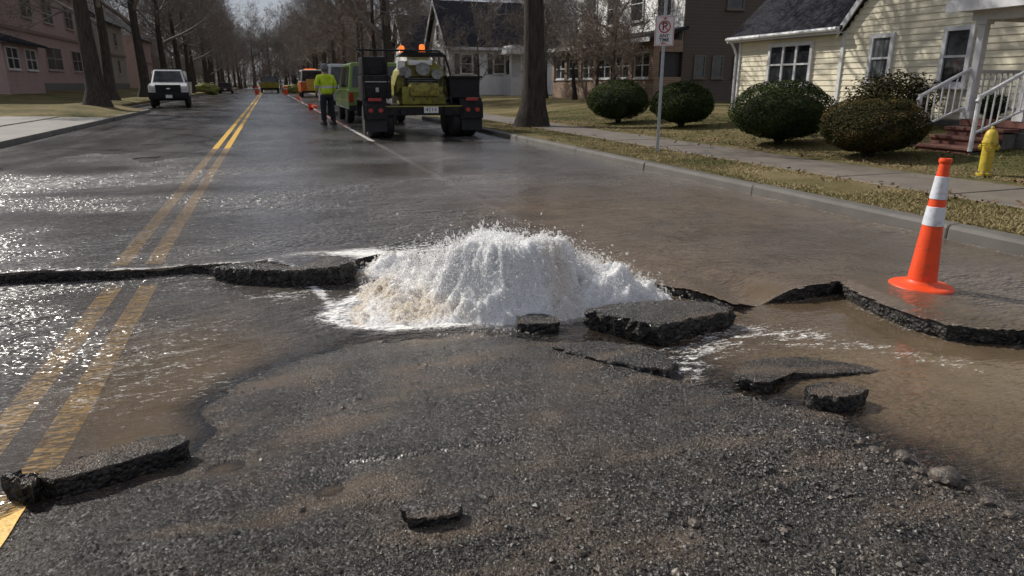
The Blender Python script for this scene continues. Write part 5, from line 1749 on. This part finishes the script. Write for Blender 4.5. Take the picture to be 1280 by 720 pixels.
# steps and rails
for k in range(3):
    zt = FZ - .125 * k - .125
    x1 = -2.4 - .30 * k
    mb = MB(); mb.box((x1 - .16, -5.70, zt - .02), (.34, .98, .045), bev=.008); st = mb.build('step', MAT['wood_red'], yh)
    mb = MB(); mb.box((x1 - .29, -5.70, zt - .10), (.02, .94, .12)); mb.build('riser', MAT['wood_red'], st)
    mb = MB(); mb.box((x1 - .13, -5.70, zt / 2 - .12), (.26, .90, zt + .1)); mb.build('support', MAT['foundation'], st)
for yy in (-5.2, -6.18):
    mb = MB()
    a, b_ = Vector((PX, yy, FZ + .78)), Vector((PX - .98, yy, FZ + .36))
    mb.tube([a, b_, b_ + Vector((-.06, 0, -.08))], .028, 8)
    mb.tube([a + Vector((0, 0, -.6)), b_ + Vector((0, 0, -.52))], .02, 8)
    hr = mb.build('handrail', TW, yh, True)
    mb = MB(); mb.tube([b_ + Vector((-.02, 0, .02)), b_ + Vector((-.02, 0, -.78))], .032, 8); mb.build('newel', TW, hr)
    for k in range(1, 7):
        p = a.lerp(b_, k / 7)
        mb = MB(); mb.tube([p, p + Vector((0, 0, -.57))], .013, 6); mb.build('baluster', TW, hr)
mb = MB(); mb.box((-1.18, -5.22, FZ + .72), (2.2, .05, .05)); mb.box((-1.18, -5.22, FZ + .12), (2.2, .04, .04)); rl = mb.build('porch_rail', TW, yh)
for k in range(17):
    mb = MB(); mb.box((-2.2 + k * .13, -5.22, FZ + .42), (.022, .022, .56)); mb.build('baluster', TW, rl)
mb = MB(); mb.box((PX, -7.2, FZ + .72), (.05, 2.0, .05)); mb.box((PX, -7.2, FZ + .12), (.04, 2.0, .04)); rl = mb.build('porch_rail', TW, yh)
for k in range(15):
    mb = MB(); mb.box((PX, -6.28 - k * .135, FZ + .42), (.022, .022, .56)); mb.build('baluster', TW, rl)


def gable_roof(parent, x0, x1, y0, y1, ze, ht, along, mat, over=.35, th=.14, trim=None):
    m_ = MB()
    if along == 'X':
        c = (y0 + y1) / 2; sl = ht / ((y1 - y0) / 2); a = y0 - over; b_ = y1 + over; zz = ze - over * sl
        m_.prism([(a, zz), (a, zz + th), (c, ze + ht + th), (b_, zz + th), (b_, zz), (c, ze + ht)], 'X', x0 - over, x1 + over)
    else:
        c = (x0 + x1) / 2; sl = ht / ((x1 - x0) / 2); a = x0 - over; b_ = x1 + over; zz = ze - over * sl
        m_.prism([(a, zz), (a, zz + th), (c, ze + ht + th), (b_, zz + th), (b_, zz), (c, ze + ht)], 'Y', y0 - over, y1 + over)
    ro = m_.build('roof', mat, parent)
    if trim:
        m_ = MB()
        if along == 'X':
            for sx_ in (x0 - over - .03,):
                m_.prism([(a - .02, zz - .10), (a - .02, zz + th + .01), (c, ze + ht + th + .02), (b_ + .02, zz + th + .01), (b_ + .02, zz - .10), (c, ze + ht - .14)], 'X', sx_ - .03, sx_ + .02)
            m_.box(((x0 + x1) / 2, a - .03, zz + th / 2), (x1 - x0 + 2 * over, .05, .2))
        else:
            m_.box((a - .03, (y0 + y1) / 2, zz + th / 2), (.05, y1 - y0 + 2 * over, .2))
        m_.build('fascia', trim, ro)
    return ro


# ---- brown house with glazed brick porch
bz = .45
bh = empty('brown_house', (16.2, 27.8, bz)); tag(bh, 'dark brown house with a tan brick porch and white upper storey', 'house')
mb = MB(); mb.box((6.6, 5.8, 3.4), (10.4, 11.6, 7.4)); mb.build('wall', MAT['brown_siding'], bh)
mb = MB(); mb.box((1.385, 5.8, 4.35), (.03, 11.5, 3.9)); up_ = mb.build('upper_front', MAT['white_siding'], bh)
mb = MB(); mb.box((.7, 5.9, .45), (1.38, 11.8, 1.3)); mb.box((.7, 5.9, 2.42), (1.38, 11.8, .5)); mb.build('porch_wall', MAT['tan_brick'], bh)
for k in range(7):
    yy = .15 + k * 1.9
    mb = MB(); mb.box((.06, yy, 1.7), (.30, .34, 1.4)); mb.build('porch_pier', MAT['tan_brick'], bh)
for k in range(6):
    yy = .15 + k * 1.9
    window(bh, .06, yy + .2, yy + 1.7, 1.05, 2.2, '-X', (TW, GL), cols=2, depth=.06)
mb = MB(); mb.box((.75, 5.9, 1.65), (1.25, 11.4, 1.1)); mb.build('porch_inside', MAT['shutter_dark'], bh)
mb = MB(); mb.prism([(-.5, 2.62), (-.5, 2.74), (1.42, 3.25), (1.42, 3.1)], 'Y', -.35, 12.15); pr_ = mb.build('porch_roof', MAT['roof_dark'], bh)
mb = MB(); mb.box((-.52, 5.9, 2.66), (.05, 12.5, .18)); mb.build('fascia', TW, pr_)
for yy in (1.0, 3.6, 6.2, 8.8): window(bh, 1.37, yy, yy + 1.3, 3.75, 5.4, '-X', (TW, GL), depth=.07)
for xx in (2.0, 2.95, 4.1, 7.5): window(bh, 0, xx, xx + .6, 1.05, 2.05, '-Y', (simple('brown_trim', (.13, .115, .10), .6), GL), depth=.05)
for xx in (3.5, 8.0): window(bh, 0, xx, xx + .9, 4.0, 5.5, '-Y', (simple('brown_trim', (.13, .115, .10), .6), GL), depth=.05)
gable_roof(bh, 1.3, 11.9, 0, 11.6, 7.0, 3.2, 'Y', MAT['roof_dark'], trim=TW)

# ---- white gabled houses further on
def white_house(x, y, W_, D_, ev, ht, wallm, label, name='white_house', shut=True, side_w=((.8, 1.7), (3.3, 4.2)), roofm=None):
    r_ = empty(name, (x, y, float(T(min(x, 16), y)))); tag(r_, label, 'house')
    m_ = MB(); m_.box((W_ / 2, D_ / 2, ev / 2 - .2), (W_, D_, ev + .4)); m_.prism([(0, ev), (D_, ev), (D_ / 2, ev + ht)], 'X', .002, W_ - .002); m_.build('wall', wallm, r_)
    gable_roof(r_, 0, W_, 0, D_, ev, ht, 'X', roofm or MAT['roof_dark'], trim=TW)
    for a0, a1 in side_w:
        window(r_, 0, a0, a1, 1.5, 2.9, '-Y', (TW, GL), depth=.05)
        if shut:
            for q in (a0 - .26, a1 + .26):
                m_ = MB(); m_.box((q, -.03, 2.2), (.36, .04, 1.4)); m_.build('shutter', MAT['shutter_dark'], r_)
    for k in range(3):
        a0 = .8 + k * (D_ - 1.6) / 3 + .2
        window(r_, 0, a0, a0 + 1.0, 1.5, 2.9, '-X', (TW, GL), depth=.05)
    window(r_, 0, D_ / 2 - .5, D_ / 2 + .5, ev + .4, ev + 1.6, '-X', (TW, GL), depth=.05)
    return r_


white_house(12.6, 50.5, 8.5, 7.0, 3.5, 3.2, MAT['white_siding'], 'white clapboard house with steep dark roof beyond the brown house')
white_house(12.4, 66, 8.0, 7.0, 3.6, 3.4, MAT['white_siding'], 'farther white gabled house partly behind the trailer', shut=False)
white_house(13.5, 90, 8.0, 8.0, 4.2, 3.2, MAT['tan_siding'], 'tan house far up the street behind bare trees', name='tan_house', shut=False)
# small white porch of the white house
mb = MB(); mb.box((17.6, 49.2, 1.0), (2.2, 1.9, 1.4)); mb.prism([(16.2, 3.3), (19.0, 3.3), (18.6, 3.9), (16.6, 3.9)], 'Y', 47.9, 50.4)
for xx in (16.5, 17.3, 18.1, 18.7): mb.box((xx, 48.3, 2.5), (.12, .12, 1.7))
tag(mb.build('white_porch', TW), 'small white columned porch behind the street tree', 'porch')


# ---- houses across the street
def left_house(x, y, L_, ev, wallm, label, name, wins, porch=True):
    r_ = empty(name, (x, y, float(T(max(x, -15), y)) - .05)); tag(r_, label, 'house')
    m_ = MB(); m_.box((-4, L_ / 2, ev / 2 - .2), (8, L_, ev + .4)); m_.build('wall', wallm, r_)
    gable_roof(r_, -8, 0, 0, L_, ev, 3.4, 'Y', MAT['roof_dark'], trim=TW)
    m_ = MB(); m_.box((.06, L_ / 2, ev * .52), (.10, L_ + .1, .22)); m_.build('belt_course', simple(name + '_trim', (.22, .16, .15), .6), r_)
    for y0, y1, z0, z1 in wins: window(r_, .0, y0, y1, z0, z1, '+X', (simple(name + '_frame', (.36, .32, .30), .6), GL), cols=2 if y1 - y0 > 2 else 1, depth=.06, fw=.1)
    m_ = MB(); m_.box((.02, L_ / 2, .2), (.06, L_ + .04, .8)); m_.build('foundation', MAT['foundation'], r_)
    if porch:
        m_ = MB(); m_.box((.95, 4.0, 1.3), (1.8, 6.4, 2.8)); m_.build('porch_wall', wallm, r_)
        m_ = MB(); m_.prism([(0, 3.5), (2.3, 2.75), (2.3, 2.62), (0, 3.3)], 'Y', .5, 7.5); m_.build('porch_roof', MAT['roof_dark'], r_)
        window(r_, 1.85, 1.2, 3.2, 1.3, 2.5, '+X', (TW, GL), cols=2, depth=.05)
        window(r_, 1.85, 4.4, 6.4, 1.3, 2.5, '+X', (TW, GL), cols=2, depth=.05)
    return r_


left_house(-15, 44, 28, 7.6, MAT['pink_siding'], 'large dusky pink house nearest across the street', 'pink_house', [(12.6, 14.2, 1.5, 3.2), (16, 20.2, 1.5, 3.2), (23.2, 26.6, 1.5, 3.2), (12, 14.5, 4.8, 6.6), (17, 19.5, 4.8, 6.6), (23, 25.5, 4.8, 6.6)])
left_house(-14.5, 77, 11, 6.5, MAT['tan_siding'], 'tan house behind the white pickup and tree trunks', 'tan_house', [(2, 3.4, 1.5, 3.0), (6, 7.4, 1.5, 3.0), (2, 3.4, 4.2, 5.6), (6, 7.4, 4.2, 5.6)], False)
left_house(-14.5, 95, 12, 6.0, MAT['pink_siding'], 'farthest dull pink house across the street behind trees', 'pink_house', [(2, 3.4, 1.5, 3.0), (6, 7.4, 1.5, 3.0)], False)


# ================================================================== TREES
def bare_tree(seed, Ht, r0, clear, dens=1.0, spread=1.0, twig_r=.011, mat_t=None, mat_c=None, lean=(0, 0)):
    rr = random.Random(seed)
    tm, cm = MB(), MB()
    def rv(s): return Vector((rr.gauss(0, s), rr.gauss(0, s), rr.gauss(0, s)))
    # trunk
    n = 12
    tp = []; tr_ = []
    p = Vector((0, 0, -.15)); top = Ht * .62
    for i in range(n + 1):
        t = i / n
        z_ = -.15 + t * top
        fl = math.exp(-max(0, z_) / .28) * .75
        tp.append(Vector((lean[0] * t * top + .05 * math.sin(t * 7 + seed) * (t > .05), lean[1] * t * top + .05 * math.cos(t * 5 + seed), z_)))
        tr_.append(r0 * (1 + fl) * (1 - .62 * t))
    tm.tube(tp, tr_, 14)
    def at(t):
        f = t * n; i = min(n - 1, int(f)); return tp[i].lerp(tp[i + 1], f - i), tr_[i] + (tr_[i + 1] - tr_[i]) * (f - i)
    def grow(p, d, L, r, lev):
        segs = 5 if lev < 2 else (4 if lev < 3 else 2)
        pts = [p]; rs = [r]
        q = p.copy(); dd = d.normalized()
        kids = []
        for s in range(segs):
            dd = (dd + rv(.13 if lev < 3 else .2) + Vector((0, 0, .05 if lev < 3 else .0))).normalized()
            q = q + dd * (L / segs)
            pts.append(q.copy()); rs.append(max(r * (1 - .8 * (s + 1) / segs), twig_r * .55))
            kids.append((q.copy(), dd.copy(), rs[-1], (s + 1) / segs))
        cm.tube(pts, rs, 6 if lev < 2 else (4 if lev < 3 else 3), False)
        if lev >= 4: return
        nk = {0: 7, 1: 6, 2: 5, 3: 3}[lev] * dens
        nk = int(nk) + (rr.random() < nk % 1)
        for k in range(nk):
            t = .25 + .75 * (k + rr.random()) / nk
            f = t * segs; i = min(segs - 1, int(f)); bp_ = pts[i].lerp(pts[i + 1], f - i)
            ax = (pts[i + 1] - pts[i]).normalized()
            side = ax.cross(rv(1)).normalized()
            nd_ = (ax * .75 + side * (.75 + .3 * rr.random()) * spread + Vector((0, 0, .15))).normalized()
            grow(bp_, nd_, L * (.62 - .12 * t) * (.8 + .4 * rr.random()), max((rs[i] + rs[i + 1]) * .5 * .62, twig_r * .8), lev + 1)
    nl = int(7 * (.6 + .4 * dens))
    for k in range(nl):
        t = (clear / top) + (1 - clear / top) * (k + .5 * rr.random()) / nl
        p, r = at(min(t, .985))
        a = k * 2.4 + rr.random()
        up = .55 + .6 * (t - .3)
        d = Vector((math.cos(a) * spread, math.sin(a) * spread, up)).normalized()
        grow(p, d, Ht * .36 * (1.1 - .35 * t), r * .6, 0)
    p, r = at(1.0); grow(p, Vector((.05, .02, 1)), Ht * .36, r * .95, 0)
    return tm.mesh('trunk', mat_t or MAT['bark'], True), cm.mesh('crown', mat_c or MAT['twig'], True)


PROTO = [bare_tree(1, 13.5, .30, 3.9, 1.05, 1.05, .012), bare_tree(2, 14.5, .40, 3.6, 1.08, 1.0, .013, MAT['bark_grey']), bare_tree(3, 12.0, .24, 2.6, 1.05, 1.05, .012, MAT['bark'], MAT['twig_red']), bare_tree(4, 15.5, .34, 4.2, 1.08, .95, .013, MAT['bark_grey'], MAT['twig_red'])]
SMALL = [bare_tree(11, 5.0, .085, 1.0, .95, 1.1, .007), bare_tree(12, 4.2, .075, .7, .95, 1.2, .007, MAT['bark'], MAT['twig_red'], (.12, .05))]


def put_tree(kind, x, y, s, rz, label, group=None, name='bare_tree', z=None, sxy=None):
    t_, c_ = kind
    r_ = empty(name, (x, y, float(T(max(min(x, 20), -20), y)) - .02 if z is None else z), rz)
    sx_ = sxy or s
    r_.scale = (sx_, sx_, s)
    link('trunk', t_, r_); link('crown', c_, r_)
    return tag(r_, label, 'tree', group)


GL_, GR_ = 'street trees along the left verge', 'street trees along the right verge'
put_tree(PROTO[0], 6.79, 18.05, 1.12, .4, 'thick street tree trunk on the verge between sign and trailer', GR_)
put_tree(PROTO[1], -7.35, 36.0, 1.12, 1.0, 'thickest dark trunk beside the driveway apron across the street', GL_, sxy=1.0)
put_tree(PROTO[0], -8.4, 45.0, 1.05, 2.0, 'second dark trunk just behind the thickest trunk', GL_)
put_tree(PROTO[3], -8.15, 55, 1.1, 3.0, 'straight trunk rising right behind the white pickup', GL_, sxy=1.05)
ORD = ['first', 'second', 'third', 'fourth', 'fifth', 'sixth', 'seventh', 'eighth', 'ninth', 'tenth', 'eleventh', 'twelfth', 'thirteenth', 'fourteenth', 'fifteenth', 'sixteenth']
rt = random.Random(5)
for k, y in enumerate((64, 72, 80, 88, 97, 106, 115, 126, 138, 150, 163, 178)):
    put_tree(PROTO[k % 4], -8.1 + rt.uniform(-.5, .5), y + rt.uniform(-2, 2), rt.uniform(.85, 1.1), rt.random() * 6, ORD[k] + ' bare tree of the left row counted on from the pickup', GL_)
for k, y in enumerate((40, 50, 59, 68, 77, 86, 95, 105, 115, 126, 138, 150, 164, 180)):
    put_tree(PROTO[(k + 1) % 4], 6.9 + rt.uniform(-.4, .4), y + rt.uniform(-2, 2), rt.uniform(.85, 1.12), rt.random() * 6, ORD[k] + ' bare tree of the right row counted on past the trailer', GR_)
FAR = ['bare trees behind the houses across the street', 'bare trees behind the houses on the cream house side', 'bare trees closing the far end of the street']
FL = ['bare brown tree in the mass behind the pink houses', 'bare brown tree in the mass behind the white houses', 'bare brown tree in the mass closing the far street end']
k = 0
for i in range(64):
    if i < 22: x, y = rt.uniform(-60, -24), rt.uniform(50, 170)
    elif i < 40: x, y = rt.uniform(24, 70), rt.uniform(55, 170)
    else: x, y = rt.uniform(-42, 48), rt.uniform(188, 235)
    gl_ = 0 if i < 22 else (1 if i < 40 else 2)
    put_tree(PROTO[rt.randrange(4)], x, y, rt.uniform(.9, 1.35), rt.random() * 6, FL[gl_], FAR[gl_], z=.3)
for i in range(10):
    x, y = (rt.uniform(-22, -17.5), 60 + i * 12) if i % 2 else (rt.uniform(9.5, 11.5), 62 + i * 11)
    put_tree(PROTO[rt.randrange(4)], x, y, rt.uniform(.7, .95), rt.random() * 6, FL[0] if i % 2 else FL[1], FAR[0] if i % 2 else FAR[1])
for i in range(34):
    x, y = rt.uniform(-34, 34), rt.uniform(172, 196)
    if -6 < x < 5: y = rt.uniform(190, 200)
    put_tree(SMALL[i % 2], x, y, rt.uniform(1.3, 2.4), rt.random() * 6, 'low thicket tree under the mass closing the far street end', 'low thicket trees at the far street end', 'thicket_tree', z=.2)
for i in range(44):
    x = rt.uniform(9.5, 30) * (1 if i % 2 else -1)
    put_tree(SMALL[(i // 2) % 2], x, rt.uniform(112, 178), rt.uniform(1.2, 2.2), rt.random() * 6, 'low thicket tree along the far verges of the street', 'low thicket trees along the far verges', 'thicket_tree', z=.3)
def far_wood():
    r_ = np.random.default_rng(77); n = 15000
    x = r_.uniform(-75, 75, n); y = r_.uniform(202, 232, n); z0 = r_.uniform(0, 6, n) ** 1.2 * .7; h = r_.uniform(.8, 3.2, n); wd = r_.uniform(.025, .07, n)
    dx = r_.normal(0, .55, n) * h; dy = r_.normal(0, .4, n) * h
    a = r_.random(n) * 6.283
    P0 = np.stack([x, y, z0], -1); P1 = P0 + np.stack([dx, dy, h], -1)
    V = []
    for k in range(3):
        q = np.stack([np.cos(a + k * 2.094) * wd, np.sin(a + k * 2.094) * wd, 0 * a], -1); V += [P0 + q, P1 + q * .4]
    V = np.stack(V, 1).reshape(-1, 3)
    b = (np.arange(n) * 6)[:, None]
    F = np.concatenate([b + np.array([0, 2, 3, 1]), b + np.array([2, 4, 5, 3]), b + np.array([4, 0, 1, 5])])
    return tag(link('far_wood', mesh_np('far_wood', V, F, [MAT['twig']])), 'brown brushwood filling the far end of the street under the trees', 'wood', kind='stuff')


far_wood()
put_tree(SMALL[0], 12.1, 41.5, 1.12, .3, 'small forked tree on the lawn before the white house', 'small garden trees', 'garden_tree')
put_tree(SMALL[1], 14.3, 29.5, 1.15, .9, 'leaning small tree against the tan brick porch', 'small garden trees', 'garden_tree')
put_tree(SMALL[1], 14.6, 36.5, 1.7, 1.2, 'taller twiggy tree hiding the far end of the brick porch', 'small garden trees', 'garden_tree')
put_tree(SMALL[0], 15.2, 29.8, 1.75, 3.3, 'tall thin tree standing at the corner of the brown house', 'small garden trees', 'garden_tree')
put_tree(SMALL[0], 14.9, 33.5, 1.25, 2.5, 'twiggy small tree before the white porch windows', 'small garden trees', 'garden_tree')
put_tree(SMALL[1], 13.6, 26.6, 1.2, 4.0, 'reddish multi-branched small tree above the first round bush', 'small garden trees', 'garden_tree')
put_tree(SMALL[0], 9.2, 38, .8, 5.0, 'thin sapling on the lawn right of the trailer', 'small garden trees', 'garden_tree')


# ================================================================== BUSHES
def bush_mesh(seed, n, leaf, flat=.0, loose=False):
    r_ = np.random.default_rng(seed)
    d = r_.normal(0, 1, (n, 3)); d /= np.linalg.norm(d, axis=1)[:, None]
    lump = 1 + .15 * fbm(d[:, 0] * 2.5 + seed, d[:, 1] * 2.5 + d[:, 2] * 2.0, seed, 3) + (.28 * fbm(d[:, 0] * 5, d[:, 1] * 5 + d[:, 2] * 4, seed + 3, 3) if loose else 0)
    rad = lump * (1 - (.55 if loose else .16) * r_.random(n) ** (1.2 if loose else 1.6))
    P = d * rad[:, None] + d * (r_.random((n, 1)) > .93) * .07 * r_.random((n, 1))
    P[:, 2] = np.where(P[:, 2] < 0, P[:, 2] * .75, P[:, 2])
    nrm = d + r_.normal(0, .55, (n, 3)); nrm /= np.linalg.norm(nrm, axis=1)[:, None]
    a = np.cross(nrm, r_.normal(0, 1, (n, 3))); a /= np.linalg.norm(a, axis=1)[:, None]
    b = np.cross(nrm, a)
    s = leaf * r_.uniform(.6, 1.3, n)[:, None]
    V = np.stack([P - a * s * .45, P + b * s + nrm * s * .4, P + a * s * .45, P - b * s * .7], 1).reshape(-1, 3)
    F = (np.arange(n) * 4)[:, None] + np.array([0, 1, 2, 3])
    tone = np.clip(.45 + .9 * fbm(P[:, 0] * 3, P[:, 1] * 3 + P[:, 2] * 3, seed + 9, 3) + r_.normal(0, .18, n) + .25 * (rad / lump - .92) * 5, 0, 1)
    return V, F, tone


def bush(x, y, wx_, h, label, seed, mat, loose=False, n=20000, leaf=.028, name='round_bush', group='clipped bushes on the lawn'):
    r_ = empty(name, (x, y, float(T(x, y)))); tag(r_, label, 'bush', group)
    V, F, tone = bush_mesh(seed, n, leaf / (wx_ / 2), loose=loose)
    V = V * np.array([wx_ / 2, wx_ / 2, h * .54]) + np.array([0, 0, h * .50])
    me = mesh_np('foliage', V, F, [mat]); vattr(me, 'tone', np.repeat(tone, 4))
    link('foliage', me, r_)
    m_ = MB()
    if not loose: m_.ico((0, 0, h * .5), (wx_ * .39, wx_ * .39, h * .37), 3, .1, seed)  # added unseen core that blocks light through the leaves
    for k in range(6):
        a = k * 1.05
        m_.tube([(0.03 * math.cos(a), .03 * math.sin(a), -.05), (.12 * math.cos(a), .12 * math.sin(a), h * .25), (wx_ * .3 * math.cos(a), wx_ * .3 * math.sin(a), h * .6)], [.03, .022, .01], 6)
    m_.build('stems_and_core', MAT['bark'], r_)
    return r_


bush(9.20, 17.6, 1.70, 1.12, 'dark round bush farthest back, left of the sign post', 1, MAT['yew'])
bush(9.55, 14.95, 1.50, 1.05, 'dark round bush seen just right of the sign post', 2, MAT['yew'])
bush(8.74, 10.42, 1.74, 1.10, 'broad dark green round bush below the triple window', 3, MAT['yew'], n=30000, leaf=.024)
bush(8.58, 8.2, 1.50, .88, 'brown tipped round bush nearest to the porch steps', 4, MAT['brown_yew'], n=30000, leaf=.023)
bush(11.9, 11.0, 1.75, 1.12, 'loose sparse bush against the cream house wall', 5, MAT['brown_yew'], True, 6000, .045, 'loose_bush', None)
pl_ = bush(10.95, 8.15, .42, .34, 'small dark plant on the porch behind the railing', 6, MAT['yew'], True, 1200, .04, 'porch_plant', None)
pl_.location.z = .74


# ================================================================== GRASS AND LEAF LITTER
def grass(n, seed):
    r_ = np.random.default_rng(seed)
    x1 = r_.uniform(KX + .17, 6.58, n // 2); y1 = 1.5 + 22 * r_.random(n // 2) ** 1.5
    x2 = r_.uniform(7.92, 12.5, n // 2); y2 = 3 + 22 * r_.random(n // 2) ** 1.3
    x = np.concatenate([x1, x2]); y = np.concatenate([y1, y2])
    bare = fbm(x * .9, y * .6, 101, 4) + .5 * np.exp(-((x - 6.0) / .5) ** 2 - ((y - 6.8) / 1.6) ** 2)
    k = bare + .25 * r_.random(n // 2 * 2) < .52
    x, y = x[k], y[k]; n = len(x)
    h = r_.uniform(.010, .032, n) * (1 + .6 * vn(x * 1.5, y * 1.5, 105)); wd = r_.uniform(.004, .008, n)
    a = r_.random(n) * 6.283; ln = r_.normal(0, 1.1, (n, 2)) * h[:, None]
    z = T(x, y) - .004
    V = np.stack([np.stack([x - np.cos(a) * wd, y - np.sin(a) * wd, z], -1), np.stack([x + np.cos(a) * wd, y + np.sin(a) * wd, z], -1), np.stack([x + ln[:, 0], y + ln[:, 1], z + h], -1)], 1).reshape(-1, 3)
    me = mesh_np('grass', V, np.arange(n * 3).reshape(-1, 3), [MAT['blade']])
    tone = np.clip(.62 - .42 * sstep(8.2, 9.2, x) + .65 * fbm(x * .8, y * .8, 107, 4) + r_.normal(0, .16, n), 0, 1)
    vattr(me, 'tone', np.repeat(tone, 3))
    return tag(link('grass', me), 'short straw coloured winter grass on verge and lawn', 'grass', kind='stuff')


grass(200000, 3)


def litter(n, seed):
    r_ = np.random.default_rng(seed)
    x = np.concatenate([r_.normal(8.05, .22, n // 2), r_.uniform(7.9, 11, n // 4), r_.normal(6.5, .15, n // 4)]); y = 3 + 17 * r_.random(len(x)) ** 1.2
    n = len(x); z = T(x, y) + .012
    a = r_.random(n) * 6.283; s = r_.uniform(.015, .035, n); t = r_.normal(0, .5, n)
    u = np.stack([np.cos(a), np.sin(a), t], -1) * s[:, None]; v = np.stack([-np.sin(a), np.cos(a), r_.normal(0, .4, n)], -1) * s[:, None] * .6
    P = np.stack([x, y, z + .012], -1)
    V = np.stack([P - u, P + v, P + u, P - v], 1).reshape(-1, 3)
    me = mesh_np('fallen_leaves', V, np.arange(n * 4).reshape(-1, 4), [simple('dead_leaf', (.16, .095, .05), .8, var=.6, scale=40)])
    return tag(link('fallen_leaves', me), 'dry brown fallen leaves along the sidewalk edge', 'leaves', kind='stuff')


litter(1500, 4)
